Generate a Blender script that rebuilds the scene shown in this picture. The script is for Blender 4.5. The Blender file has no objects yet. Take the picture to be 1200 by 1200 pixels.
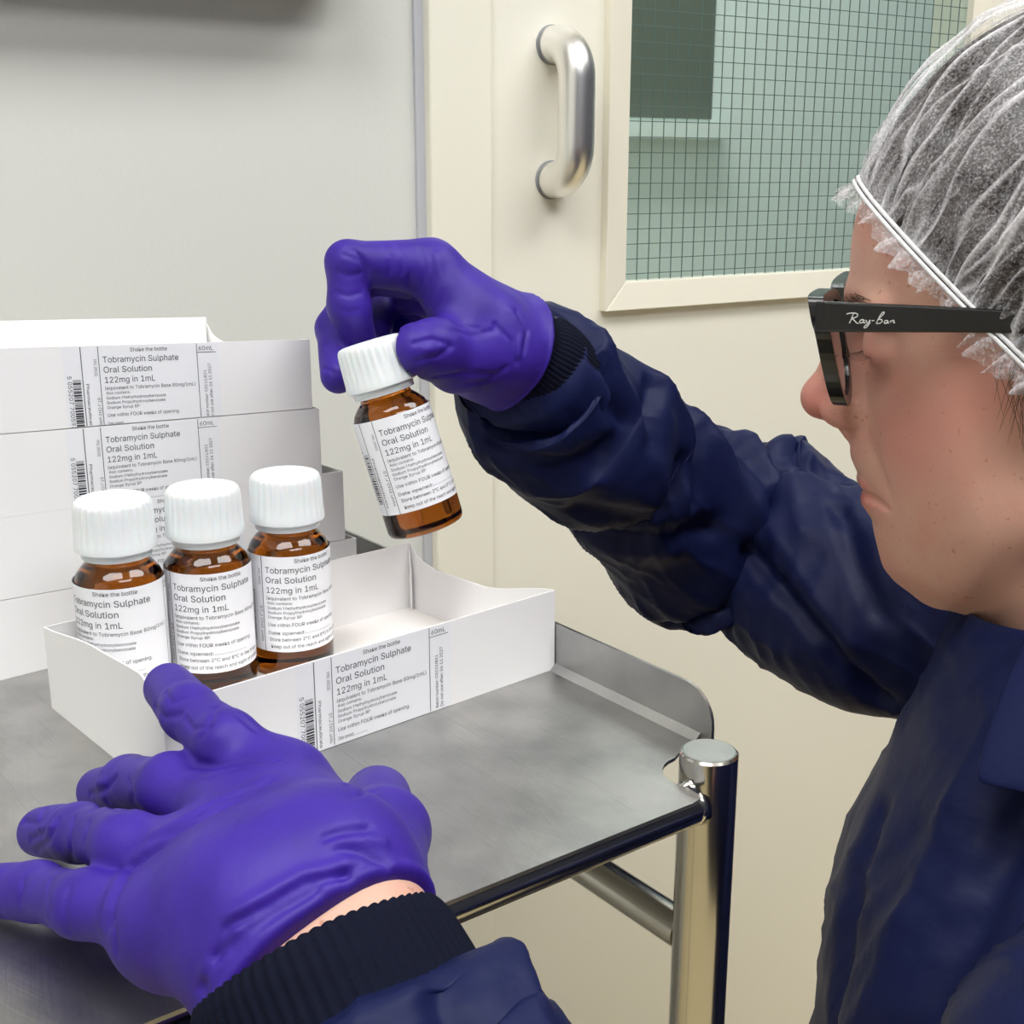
import bpy, math, random
import numpy as np
from mathutils import Vector, Matrix
random.seed(7); rng = np.random.default_rng(5)
R = math.radians
SC = bpy.context.scene
COL = SC.collection
CZ = 1.122            # camera height; the trolley top is at 0.90
TZ = 0.90

# ------------------------------------------------------------------ camera, world, lights
cam = bpy.data.objects.new('camera', bpy.data.cameras.new('camera'))
COL.objects.link(cam)
cam.location = (0, 0, CZ); cam.rotation_euler = (R(90 - 15.4), 0, 0)
cam.data.sensor_width = 36; cam.data.lens = 36 * 1450 / 1200; cam.data.clip_start = 0.02
SC.camera = cam
w = bpy.data.worlds.new('world'); SC.world = w; w.use_nodes = True
w.node_tree.nodes['Background'].inputs[0].default_value = (.75, .8, .85, 1)
w.node_tree.nodes['Background'].inputs[1].default_value = 0.3
SC.view_settings.view_transform = 'Standard'; SC.view_settings.look = 'None'
SC.view_settings.exposure = 0.0; SC.view_settings.gamma = 1; SC.view_settings.use_curve_mapping = False
LAMP = 10.5             # strength of the ceiling light diffusers
LAMP_COL = (1.0, 1.0, 1.0)

# ------------------------------------------------------------------ helpers
def new_obj(name, me, parent=None, mats=()):
    o = bpy.data.objects.new(name, me); COL.objects.link(o)
    for m in mats: me.materials.append(m)
    if parent is not None: o.parent = parent
    return o
def mk(name, V, F, mat, parent=None, smooth=False, uvattr=None):
    me = bpy.data.meshes.new(name)
    me.from_pydata([tuple(map(float, v)) for v in V], [], [tuple(map(int, f)) for f in F])
    me.update()
    if smooth: me.shade_smooth()
    return new_obj(name, me, parent, [mat])
def mknp(name, V, Q, mat, parent=None, smooth=True, attrs=None):
    me = bpy.data.meshes.new(name)
    V = np.asarray(V, np.float32); Q = np.asarray(Q, np.int32); k = Q.shape[1]
    me.vertices.add(len(V)); me.vertices.foreach_set('co', V.ravel())
    me.loops.add(Q.size); me.loops.foreach_set('vertex_index', Q.ravel())
    me.polygons.add(len(Q)); me.polygons.foreach_set('loop_start', np.arange(0, Q.size, k, dtype=np.int32))
    me.update(calc_edges=True); me.validate()
    if smooth: me.shade_smooth()
    for n, a in (attrs or {}).items():
        at = me.attributes.new(n, 'FLOAT', 'POINT'); at.data.foreach_set('value', np.asarray(a, np.float32))
    return new_obj(name, me, parent, [mat])
def empty(name, loc=(0, 0, 0), rz=0.0):
    o = bpy.data.objects.new(name, None); COL.objects.link(o)
    o.location = loc; o.rotation_euler = (0, 0, rz); o.empty_display_size = .02
    return o
def tag(o, label, cat, group=None):
    o['label'] = label; o['category'] = cat
    if group: o['group'] = group
    return o
def struct(o): o['kind'] = 'structure'; return o
class MB:
    def __init__(s): s.V = []; s.F = []
    def add(s, V, F):
        b = len(s.V); s.V += [tuple(v) for v in V]; s.F += [tuple(b + i for i in f) for f in F]; return s
    def box(s, a, b, f=None):
        (x0, y0, z0), (x1, y1, z1) = a, b
        V = [(x0,y0,z0),(x1,y0,z0),(x1,y1,z0),(x0,y1,z0),(x0,y0,z1),(x1,y0,z1),(x1,y1,z1),(x0,y1,z1)]
        if f: V = [f(*v) for v in V]
        return s.add(V, [(0,3,2,1),(4,5,6,7),(0,1,5,4),(1,2,6,5),(2,3,7,6),(3,0,4,7)])
    def lathe(s, prof, seg=48, f=None, cap=True):
        V = []; F = []; n = len(prof)
        for i in range(seg):
            a = 2*math.pi*i/seg
            for (r, z) in prof: V.append((r*math.sin(a), -r*math.cos(a), z))
        for i in range(seg):
            j = (i+1) % seg
            for k in range(n-1): F.append((i*n+k, j*n+k, j*n+k+1, i*n+k+1))
        if cap:
            F.append(tuple(i*n for i in range(seg))[::-1]); F.append(tuple(i*n+n-1 for i in range(seg)))
        if f: V = [f(*v) for v in V]
        return s.add(V, F)
    def tube(s, P, r, seg=16, cap=True, closed=False):
        P = [Vector(p) for p in P]; n = len(P); rr = r if hasattr(r, '__len__') else [r]*n
        V = []; F = []; up = None
        for i, p in enumerate(P):
            if closed: t = (P[(i+1) % n] - P[i-1]).normalized()
            else: t = (P[min(i+1, n-1)] - P[max(i-1, 0)]).normalized()
            if up is None:
                up = t.orthogonal().normalized()
            up = (up - t*up.dot(t)).normalized(); sd = t.cross(up)
            for k in range(seg):
                a = 2*math.pi*k/seg; V.append(p + (up*math.cos(a) + sd*math.sin(a))*rr[i])
        m = n if closed else n-1
        for i in range(m):
            for k in range(seg):
                a, b = i*seg+k, i*seg+(k+1) % seg; j = ((i+1) % n)*seg
                F.append((a, b, j+(k+1) % seg, j+k))
        if cap and not closed:
            F.append(tuple(range(seg))[::-1]); F.append(tuple((n-1)*seg+k for k in range(seg)))
        return s.add(V, F)
    def build(s, name, mat, parent=None, smooth=False): return mk(name, s.V, s.F, mat, parent, smooth)
def bevel(o, wd, seg=2, ang=40):
    m = o.modifiers.new('bevel', 'BEVEL'); m.width = wd; m.segments = seg; m.limit_method = 'ANGLE'; m.angle_limit = R(ang)
    return o
def autosmooth(o, ang=35):
    me = o.data; me.shade_smooth(); me.set_sharp_from_angle(angle=R(ang)); return o

# ------------------------------------------------------------------ materials
def srgb(r, g, b):
    f = lambda c: (c/255/12.92) if c/255 <= .04045 else ((c/255+.055)/1.055)**2.4
    return (f(r), f(g), f(b), 1)
def mat(name, col, rough=.5, metal=0., **kw):
    m = bpy.data.materials.new(name); m.use_nodes = True
    b = m.node_tree.nodes['Principled BSDF']
    b.inputs['Base Color'].default_value = col if len(col) == 4 else (*col, 1)
    b.inputs['Roughness'].default_value = rough; b.inputs['Metallic'].default_value = metal
    for k, v in kw.items(): b.inputs[k.replace('_', ' ')].default_value = v
    return m
def nodes(m): return m.node_tree.nodes, m.node_tree.links, m.node_tree.nodes['Principled BSDF']
def bump(m, scale, strength, dist=.001, detail=4, stretch=None, kind='noise', chain=None):
    N, L, b = nodes(m)
    tc = N.new('ShaderNodeTexCoord'); mp = N.new('ShaderNodeMapping'); L.new(tc.outputs['Object'], mp.inputs[0])
    if stretch: mp.inputs['Scale'].default_value = stretch
    if kind == 'wave':
        t = N.new('ShaderNodeTexWave'); t.inputs['Scale'].default_value = scale; t.inputs['Distortion'].default_value = 1
    else:
        t = N.new('ShaderNodeTexNoise'); t.inputs['Scale'].default_value = scale; t.inputs['Detail'].default_value = detail
    L.new(mp.outputs[0], t.inputs['Vector'])
    bp = N.new('ShaderNodeBump'); bp.inputs['Strength'].default_value = strength; bp.inputs['Distance'].default_value = dist
    L.new(t.outputs[0], bp.inputs['Height'])
    if b.inputs['Normal'].links: L.new(b.inputs['Normal'].links[0].from_socket, bp.inputs['Normal'])
    L.new(bp.outputs[0], b.inputs['Normal']); return m
def vary(m, c2, scale, lo=.35, hi=.65, detail=4, stretch=None):
    N, L, b = nodes(m)
    tc = N.new('ShaderNodeTexCoord'); mp = N.new('ShaderNodeMapping'); L.new(tc.outputs['Object'], mp.inputs[0])
    if stretch: mp.inputs['Scale'].default_value = stretch
    t = N.new('ShaderNodeTexNoise'); t.inputs['Scale'].default_value = scale; t.inputs['Detail'].default_value = detail
    L.new(mp.outputs[0], t.inputs['Vector'])
    rp = N.new('ShaderNodeMapRange'); rp.inputs[1].default_value = lo; rp.inputs[2].default_value = hi; L.new(t.outputs[0], rp.inputs[0])
    mx = N.new('ShaderNodeMix'); mx.data_type = 'RGBA'; L.new(rp.outputs[0], mx.inputs['Factor'])
    mx.inputs['A'].default_value = b.inputs['Base Color'].default_value; mx.inputs['B'].default_value = c2
    if b.inputs['Base Color'].links: L.new(b.inputs['Base Color'].links[0].from_socket, mx.inputs['A'])
    L.new(mx.outputs['Result'], b.inputs['Base Color']); return m
M = {}
M['wall'] = bump(mat('wall_grey', srgb(222, 223, 218), .55), 260, .25, .0006)
M['cream'] = bump(mat('cream_paint', srgb(244, 241, 226), .38), 180, .06, .0004)
M['door'] = bump(mat('cream_door', srgb(245, 242, 228), .42), 150, .06, .0004)
M['bead'] = mat('cream_bead', srgb(244, 239, 222), .35)
M['gasket'] = mat('gasket_grey', srgb(150, 152, 158), .6)  # plain grey for the handle collars and the dispenser lip
M['dark'] = mat('slate_wall', srgb(52, 56, 74), .7)
M['seal_shade'] = mat('seal_shade_grey', srgb(196, 198, 206), .6)  # sealant gap beside the door frame, its shade put into the grey
M['ceiling'] = mat('ceiling_white', srgb(235, 235, 230), .8)
M['floor'] = mat('floor_beige', srgb(218, 200, 156), .5)
M['paper'] = bump(mat('carton_white', srgb(244, 243, 243), .5), 400, .05, .0002)
M['paper_in'] = mat('carton_inner', srgb(244, 240, 236), .7)
M['label'] = mat('label_white', srgb(240, 241, 245), .35)
M['ink'] = mat('ink', srgb(38, 38, 44), .5)
M['ink2'] = mat('ink_small', srgb(90, 90, 98), .5)
M['cap'] = mat('cap_plastic', srgb(234, 239, 240), .28, Subsurface_Weight=.15, Subsurface_Scale=.003)
M['glass_amber'] = mat('amber_glass', (.40, .115, .010, 1), .02, Transmission_Weight=1., IOR=1.5)
M['glove'] = mat('nitrile_purple', srgb(58, 35, 146), .5, Specular_IOR_Level=.28)
vary(M['glove'], srgb(50, 29, 130), 60, .4, .75)
bump(M['glove'], 900, .12, .0003); bump(M['glove'], 190, .30, .0009, 4, (1, .4, .7)); bump(M['glove'], 60, .25, .002, 3)
M['coat'] = mat('coat_navy', srgb(20, 27, 66), .50, Specular_IOR_Level=.15)
bump(M['coat'], 34, .35, .005, 4); bump(M['coat'], 1500, .12, .0003)
M['knit'] = mat('knit_navy', srgb(10, 14, 32), .9, Specular_IOR_Level=.15)
bump(M['knit'], 1100, .4, .0006)
M['steel'] = mat('steel_brushed', (.52, .515, .50, 1), .34, 1.)
M['chrome'] = mat('steel_polished', (.50, .49, .46, 1), .17, 1.)
M['alu'] = mat('handle_satin', (.88, .87, .85, 1), .33, 1.); bump(M['alu'], 60, .1, .001)
M['black'] = mat('frame_black', srgb(16, 16, 17), .25)
M['silver_print'] = mat('silver_print', srgb(205, 205, 200), .4)
M['lens'] = mat('lens', (.93, .95, .94, 1), .01, Transmission_Weight=1., IOR=1.45)
M['hinge'] = mat('hinge_metal', (.7, .66, .58, 1), .25, 1.)
M['trousers'] = mat('trousers', srgb(24, 26, 40), .8)
M['shoe'] = mat('shoe', srgb(230, 230, 228), .5)
M['hair'] = mat('hair_brown', srgb(56, 44, 38), .6); vary(M['hair'], srgb(28, 22, 20), 160, .35, .65, 4, (1, 1, .3)); bump(M['hair'], 260, .8, .003, 4, (.4, 1, 1))
M['brow'] = mat('eyebrow_hair', srgb(92, 66, 50), .7)
M['room2'] = mat('next_room_wall', srgb(232, 243, 238), .7)
M['room2dark'] = mat('next_room_opening', srgb(104, 112, 100), .6)
M['wire'] = mat('wire_dark', srgb(96, 120, 114), .5, .2)
M['rubber'] = mat('castor_rubber', srgb(60, 60, 62), .7)
M['band'] = bump(mat('elastic_white', srgb(236, 236, 238), .8), 900, .5, .0006)
M['eye'] = mat('eye_white', srgb(225, 218, 210), .1)
M['plasticgrey'] = mat('dispenser_plastic', srgb(150, 148, 138), .4)
# steel: hazy scratched roughness
N, L, b = nodes(M['steel'])
tc = N.new('ShaderNodeTexCoord'); n1 = N.new('ShaderNodeTexNoise'); n1.inputs['Scale'].default_value = 14; n1.inputs['Detail'].default_value = 8; n1.inputs['Roughness'].default_value = .65
L.new(tc.outputs['Object'], n1.inputs['Vector'])
mr = N.new('ShaderNodeMapRange'); mr.inputs[1].default_value = .35; mr.inputs[2].default_value = .65; mr.inputs[3].default_value = .33; mr.inputs[4].default_value = .46
L.new(n1.outputs[0], mr.inputs[0]); L.new(mr.outputs[0], b.inputs['Roughness'])
vary(M['steel'], (.39, .39, .385, 1), 30, .40, .68, 10)
for k, (sx, sy, rz) in enumerate([(14, 260, .55), (260, 16, .2), (18, 300, 1.2)]):
    mp = N.new('ShaderNodeMapping'); mp.inputs['Rotation'].default_value = (0, 0, rz); L.new(tc.outputs['Object'], mp.inputs[0])
    mp2 = N.new('ShaderNodeMapping'); mp2.inputs['Scale'].default_value = (sx, sy, 10); L.new(mp.outputs[0], mp2.inputs[0])
    nn = N.new('ShaderNodeTexNoise'); nn.inputs['Scale'].default_value = 1.6; nn.inputs['Detail'].default_value = 3; L.new(mp2.outputs[0], nn.inputs['Vector'])
    bp = N.new('ShaderNodeBump'); bp.inputs['Strength'].default_value = .16; bp.inputs['Distance'].default_value = .0005; L.new(nn.outputs[0], bp.inputs['Height'])
    if b.inputs['Normal'].links: L.new(b.inputs['Normal'].links[0].from_socket, bp.inputs['Normal'])
    L.new(bp.outputs[0], b.inputs['Normal'])
mp = N.new('ShaderNodeMapping'); mp.inputs['Rotation'].default_value = (0, 0, .9); L.new(tc.outputs['Object'], mp.inputs[0])
mp2 = N.new('ShaderNodeMapping'); mp2.inputs['Scale'].default_value = (22, 700, 10); L.new(mp.outputs[0], mp2.inputs[0])
nn = N.new('ShaderNodeTexNoise'); nn.inputs['Scale'].default_value = 1; nn.inputs['Detail'].default_value = 2; nn.inputs['Distortion'].default_value = .6; L.new(mp2.outputs[0], nn.inputs['Vector'])
cr_ = N.new('ShaderNodeMapRange'); cr_.inputs[1].default_value = .60; cr_.inputs[2].default_value = .72; cr_.inputs[4].default_value = .16; L.new(nn.outputs[0], cr_.inputs[0])
mx = N.new('ShaderNodeMix'); mx.data_type = 'RGBA'; L.new(cr_.outputs[0], mx.inputs['Factor']); L.new(b.inputs['Base Color'].links[0].from_socket, mx.inputs['A']); mx.inputs['B'].default_value = (.17, .17, .17, 1)
L.new(mx.outputs['Result'], b.inputs['Base Color'])
# skin: base, redness attribute, freckles
M['skin'] = mat('skin', srgb(214, 166, 146), .5, Subsurface_Weight=.18, Subsurface_Scale=.004, Specular_IOR_Level=.3)
N, L, b = nodes(M['skin'])
at = N.new('ShaderNodeAttribute'); at.attribute_name = 'red'
mx = N.new('ShaderNodeMix'); mx.data_type = 'RGBA'; mx.inputs['A'].default_value = srgb(212, 168, 148); mx.inputs['B'].default_value = srgb(204, 118, 110)
L.new(at.outputs['Fac'], mx.inputs['Factor']); L.new(mx.outputs['Result'], b.inputs['Base Color'])
vary(M['skin'], srgb(208, 146, 130), 38, .48, .80, 5); vary(M['skin'], srgb(184, 132, 112), 330, .69, .80, 1)
bump(M['skin'], 700, .25, .0005)
# thin wired glass: tinted pane
M['pane'] = mat('pane_green', (.87, .935, .92, 1), .03, Transmission_Weight=1., IOR=1.2, Specular_IOR_Level=.3)
# hair net: fibre web, see-through between fibres
m = bpy.data.materials.new('hair_net'); m.use_nodes = True; M['net'] = m; N, L, b = nodes(m)
b.inputs['Base Color'].default_value = srgb(236, 234, 238); b.inputs['Roughness'].default_value = .8
tc = N.new('ShaderNodeTexCoord'); n1 = N.new('ShaderNodeTexNoise'); n1.inputs['Scale'].default_value = 1000; n1.inputs['Detail'].default_value = 4; n1.inputs['Distortion'].default_value = .6
n2 = N.new('ShaderNodeTexNoise'); n2.inputs['Scale'].default_value = 45; n2.inputs['Detail'].default_value = 3
L.new(tc.outputs['Object'], n1.inputs['Vector']); L.new(tc.outputs['Object'], n2.inputs['Vector'])
ma = N.new('ShaderNodeMapRange'); ma.inputs[1].default_value = .40; ma.inputs[2].default_value = .68; ma.inputs[3].default_value = .03; ma.inputs[4].default_value = .34; L.new(n1.outputs[0], ma.inputs[0])
mb = N.new('ShaderNodeMapRange'); mb.inputs[1].default_value = .35; mb.inputs[2].default_value = .7; mb.inputs[3].default_value = -.1; mb.inputs[4].default_value = .14; L.new(n2.outputs[0], mb.inputs[0])
at = N.new('ShaderNodeAttribute'); at.attribute_name = 'dense'
a1 = N.new('ShaderNodeMath'); a1.operation = 'ADD'; L.new(ma.outputs[0], a1.inputs[0]); L.new(mb.outputs[0], a1.inputs[1])
a2 = N.new('ShaderNodeMath'); a2.operation = 'ADD'; a2.use_clamp = True; L.new(a1.outputs[0], a2.inputs[0]); L.new(at.outputs['Fac'], a2.inputs[1])
L.new(a2.outputs[0], b.inputs['Alpha'])
# lamp diffuser
m = bpy.data.materials.new('lamp_diffuser'); m.use_nodes = True; M['lamp'] = m; N, L, b = nodes(m)
b.inputs['Emission Color'].default_value = (*LAMP_COL, 1); b.inputs['Emission Strength'].default_value = LAMP

# ------------------------------------------------------------------ room: door wall axes
Td = Vector((.848, .530, 0)); Nd = Vector((.53, -.848, 0)); P0 = -Nd*.9045
def WL(t, out, z): return tuple(P0 + Td*t + Nd*out + Vector((0, 0, z)))
LEFT, RIGHT, BACK, HT = -1.6, 2.2, 2.6, 2.55
def wallbox(name, m, t0, t1, o0, o1, z0, z1, parent=None):
    return MB().box((t0, -o1, z0), (t1, -o0, z1), lambda t, o, z: WL(t, -o, z)).build(name, m, parent)
struct(wallbox('wall_back', M['wall'], LEFT, .478, -.10, 0, 0, HT))
struct(wallbox('wall_back_far', M['wall'], 1.50, RIGHT, -.10, 0, 0, HT))
struct(wallbox('wall_back_over_door', M['wall'], .478, 1.50, -.10, 0, 2.12, HT))
struct(wallbox('floor', M['floor'], LEFT-.1, RIGHT+.1, -1.9, BACK+.1, -.05, 0))
struct(wallbox('ceiling', M['ceiling'], LEFT-.1, RIGHT+.1, -1.9, BACK+.1, HT, HT+.05))
struct(wallbox('wall_left', M['wall'], LEFT-.1, LEFT, -.10, BACK, 0, HT))
struct(wallbox('wall_right', M['dark'], RIGHT, RIGHT+.1, -.10, BACK, 0, HT))
struct(wallbox('wall_front', M['dark'], LEFT, RIGHT, BACK, BACK+.1, 0, HT))
# door frame and leaf
o = struct(bevel(wallbox('trim_1', M['cream'], .482, .5385, -.05, .014, 0, 2.07), .002)); o['label'] = 'cream door frame post beside the grey wall'
struct(bevel(wallbox('trim_2', M['cream'], 1.44, 1.50, -.05, .014, 0, 2.07), .002))
struct(bevel(wallbox('trim_3', M['cream'], .482, 1.50, -.05, .014, 2.07, 2.13), .002))
struct(wallbox('trim_4', M['seal_shade'], .4745, .482, -.05, .004, 0, 2.12))  # strip along the frame post, shadow line of the gap as colour
door = struct(empty('door_1', WL(.54, 0, 0)))
def dpart(o, p=None):
    p = p or door; o.parent = p
    bpy.context.view_layer.update(); o.matrix_parent_inverse = p.matrix_world.inverted(); return o
D0, D1 = .5405, 1.438; G0, G1, GB, GT = .6765, 1.109, 1.027, 1.86
f = MB()
bx = lambda t0, t1, o0, o1, z0, z1: f.box((t0, -o1, z0), (t1, -o0, z1), lambda t, o, z: WL(t, -o, z))
A_ = [(D0, .01), (D1, .01), (D1, 2.065), (D0, 2.065)]; B_ = [(G0-.004, GB-.004), (G1+.004, GB-.004), (G1+.004, GT+.004), (G0-.004, GT+.004)]
V = [WL(t, o, z) for o in (.008, -.044) for (t, z) in A_+B_]
F = []
for k in range(4):
    j = (k+1) % 4
    F += [(k, j, 4+j, 4+k), (8+j, 8+k, 12+k, 12+j), (k, 8+k, 8+j, j), (4+j, 12+j, 12+k, 4+k)]
dpart(mk('door_leaf', V, F, M['door']))
# mitred glazing bead
def bead(name, out0, out1):
    f = MB(); a = .0245
    I = [(G0, GB), (G1, GB), (G1, GT), (G0, GT)]; O = [(G0-a, GB-a), (G1+a, GB-a), (G1+a, GT+a), (G0-a, GT+a)]
    for k in range(4):
        j = (k+1) % 4
        V = []
        for (q, oo) in ((O[k], out0), (O[j], out0), (I[j], out0), (I[k], out0), (O[k], out1), (O[j], out1), (I[j], out1-.004), (I[k], out1-.004)):
            V.append(WL(q[0], oo, q[1]))
        F = [(0,3,2,1),(4,5,6,7),(0,1,5,4),(1,2,6,5),(2,3,7,6),(3,0,4,7)]
        ob = mk('glazing_bead', V, F, M['bead']); dpart(bevel(ob, .0007))
bead('bead', .0045, .017)
w1 = struct(dpart(wallbox('window_pane', M['pane'], G0-.003, G1+.003, -.003, .003, GB-.003, GT+.003)))
f = MB()
k = 0; t = G0 + .006
while t < G1: bx(t-.00035, t+.00035, .0033, .0040, GB, GT); t += .013
z = GB + .006
while z < GT: bx(G0, G1, .0041, .0047, z-.00035, z+.00035); z += .0131
o = dpart(f.build('wire_mesh', M['wire'])); o['kind'] = 'stuff'; o['label'] = 'square wire mesh in the door glass'
# pull handle
P = []
hx, hz0, hz1, st, rr = .5990, 1.1150, 1.2215, .044, .028
P.append((hx, .006, hz1))
for i in range(11):
    a = i/10*math.pi/2; P.append((hx, st-rr+rr*math.sin(a), hz1+0*a-(rr-rr*math.cos(a))))
for i in range(11):
    a = i/10*math.pi/2; P.append((hx, st-rr+rr*math.cos(a), hz0+(rr-rr*math.sin(a))))
P.append((hx, .006, hz0))
h = MB().tube([WL(*p) for p in P], .0150, 32).build('pull_handle', M['alu'], None, True)
h['label'] = 'satin metal D-shaped pull handle'; dpart(h)
for z in (hz0, hz1):
    f = MB().tube([WL(hx, .0082, z), WL(hx, .0095, z)], .0158, 32); dpart(f.build('handle_collar', M['gasket'], None, True), h)

# next room seen through the glass
NR = -1.25
struct(wallbox('wall_next_room', M['room2'], -.2, 3.3, NR-.1, NR, 0, HT))
op = struct(wallbox('window_2', M['room2dark'], 1.40, 1.852, NR+.0005, NR+.004, 1.230, 2.1))
struct(wallbox('trim_5', M['room2'], 1.37, 1.885, NR, NR+.06, 1.188, 1.222))
struct(wallbox('wall_next_room_left', M['room2'], .2, .25, NR, -.10, 0, HT))
struct(wallbox('wall_next_room_right', M['room2'], 3.2, 3.25, NR, -.10, 0, HT))

# wall mounted dispenser just above the frame
dsp = empty('wall_dispenser', WL(.30, 0, 1.255)); tag(dsp, 'grey box mounted on the grey wall, only its lower edge in view', 'dispenser')
f = MB(); f.box((-.11, -.062, 1.2590), (.413, 0, 1.50), lambda t, o, z: WL(t, -o, z))
o = dpart(bevel(f.build('housing', M['plasticgrey']), .012, 4), dsp)
f = MB(); f.box((-.08, -.055, 1.2575), (.39, -.010, 1.260), lambda t, o, z: WL(t, -o, z)); dpart(f.build('underside_lip', M['gasket']), dsp)

# ceiling lights (real fittings)
def ceiling_light(t, out, w_, l_, label):
    e = empty('ceiling_light', WL(t, out, HT)); tag(e, label, 'light')
    f = MB(); f.box((t-l_/2-.02, -out-w_/2-.02, HT-.03), (t+l_/2+.02, -out+w_/2+.02, HT-.001), lambda t, o, z: WL(t, -o, z)); dpart(f.build('housing', M['ceiling']), e)
    f = MB(); f.box((t-l_/2, -out-w_/2, HT-.034), (t+l_/2, -out+w_/2, HT-.0305), lambda t, o, z: WL(t, -o, z)); dpart(f.build('diffuser', M['lamp']), e)
ceiling_light(-.45, 1.0, .60, 1.2, 'long ceiling light over the trolley, left of the door')
ceiling_light(1.25, 1.0, .60, 1.2, 'long ceiling light in front of the door')
ceiling_light(.3, 2.05, .60, 1.2, 'long ceiling light behind the camera')
ceiling_light(1.4, -.70, .36, 1.2, 'long ceiling light in the room behind the door')

# ------------------------------------------------------------------ trolley
cA = Vector((.0918, .4254)) + Vector((.807, .590))*.0078; uF = Vector((.807, .590)); uS = Vector((-.607, .795))   # front edge direction (to the right), side direction (away)
Lx, Ly = .62, .46
def TR(a, b, z): # a: to the left from the right corner, b: depth away
    p = cA - uF*a + uS*b; return (p.x, p.y, z)
tr = empty('steel_trolley', TR(Lx/2, Ly/2, 0)); tag(tr, 'stainless steel trolley with scratched top and round corner posts', 'trolley')
pa = .0195; pc = .0125
def notched(z):
    pts = []
    def corner(cx, cy, ax, ay, ci):     # circular bite round the post
        return [(cx+ .0175*math.cos(t), cy + .0175*math.sin(t)) for t in ci]
    A = []
    # right front: edge rounding then bite
    A += [(.040, 0), (.0358, .0006), (.0335, .003)]
    for i in range(9):
        t = R(-25 + i*(115)/8); A.append((pa + .0150*math.cos(t), pc + .0150*math.sin(t) + .003))
    A += [(.0, .040), (0, Ly-.03), (.03, Ly), (Lx-.03, Ly), (Lx, Ly-.03), (Lx, .03), (Lx-.03, 0)]
    return A
A = notched(0); th = .0015; n = len(A)
V = [TR(a, b, TZ-th) for a, b in A] + [TR(a, b, TZ) for a, b in A]
F = [tuple(range(n))[::-1], tuple(range(n, 2*n))] + [(i, (i+1) % n, n+(i+1) % n, n+i) for i in range(n)]
top = dpart(mk('tray_top', V, F, M['steel']), tr); top['label'] = 'scratched brushed steel tray top'
# upstand on the right side, rounded front end, and a small cove at its foot
def upstand(a0, b0, b1, name='upstand'):
    hh = .0225; prof = [(b0, 0)]
    for i in range(9):
        t = i/8*math.pi/2; prof.append((b0+.0155-.0155*math.cos(t), hh-.0155+.0155*math.sin(t)))
    prof += [(b1, hh), (b1, 0)]
    n = len(prof); V = [TR(a0, b, TZ+z) for b, z in prof] + [TR(a0-.0015, b, TZ+z) for b, z in prof]
    F = [tuple(range(n)), tuple(range(n, 2*n))[::-1]] + [(i, n+i, n+(i+1) % n, (i+1) % n) for i in range(n)]
    return dpart(mk(name, V, F, M['steel']), tr)
upstand(0, .030, Ly)
f = MB(); f.box((0, Ly-.0015, TZ), (Lx, Ly, TZ+.0225), lambda a, b, z: TR(a, b, z)); dpart(f.build('upstand', M['steel']), tr)
f = MB(); V = [TR(0, .036, TZ+.003), TR(.0032, .036, TZ), TR(0, .036, TZ), TR(0, Ly, TZ+.003), TR(.0032, Ly, TZ), TR(0, Ly, TZ)]
dpart(mk('cove', V, [(0,1,4,3),(0,2,1),(3,4,5),(0,3,5,2),(1,2,5,4)], M['steel']), tr)
for i, (a, b) in enumerate([(pa, pc), (Lx-pa, pc), (Lx-pa, Ly-pc), (pa, Ly-pc)]):
    p = TR(a, b, 0); r_ = .0112
    hh = TZ+.010 if b < .1 else TZ - .003
    prof = [(r_, .06), (r_, hh-.0008), (r_-.0008, hh)]
    po = dpart(autosmooth(MB().lathe(prof, 40, lambda x, y, z: (x+p[0], y+p[1], z)).build('post', M['chrome'])), tr)
    f = MB().lathe([(r_-.0012, hh-.0002), (r_-.0014, hh+.0003)], 40, lambda x, y, z: (x+p[0], y+p[1], z)); dpart(autosmooth(f.build('end_cap', M['steel'])), po)
    c = MB().lathe([(.025, -.012), (.03, -.010), (.03, .010), (.025, .012)], 28, lambda x, y, z: (p[0]+z, p[1]+x, .03+y)); ca = dpart(autosmooth(c.build('castor', M['rubber'])), tr)
    f = MB(); f.box((p[0]-.016, p[1]-.012, .032), (p[0]+.016, p[1]+.012, .062)); dpart(bevel(f.build('castor_fork', M['chrome']), .002), ca)
def rail(a0, b0, a1, b1, z, r, name='rail'):
    return dpart(autosmooth(MB().tube([TR(a0, b0, z), TR(a1, b1, z)], r, 24).build(name, M['chrome'])), tr)
for bb in (.0095, Ly-.0095): rail(pa+.0085, bb, Lx-pa-.0085, bb, TZ-.0088, .0068)
for aa in (pa, Lx-pa): rail(aa, pc+.009, aa, Ly-pc-.009, TZ-.073, .0080)
dpart(MB().tube([TR(pa+.0085, .0100, TZ-.0088), TR(pa+.0125, .0096, TZ-.0088)], [.0080, .0069], 24).build('weld', M['chrome'], None, True), tr)
dpart(MB().tube([TR(pa+.016, pc+.003, TZ-.004), TR(pa+.011, pc-.001, TZ-.001), TR(pa+.009, pc-.005, TZ-.005)], [.0022, .0034, .0026], 12).build('weld', M['chrome'], None, True), tr)
f = MB(); f.box((.01, .01, .18), (Lx-.01, Ly-.01, .183), lambda a, b, z: TR(a, b, z)); dpart(f.build('lower_shelf', M['steel']), tr)

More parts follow.
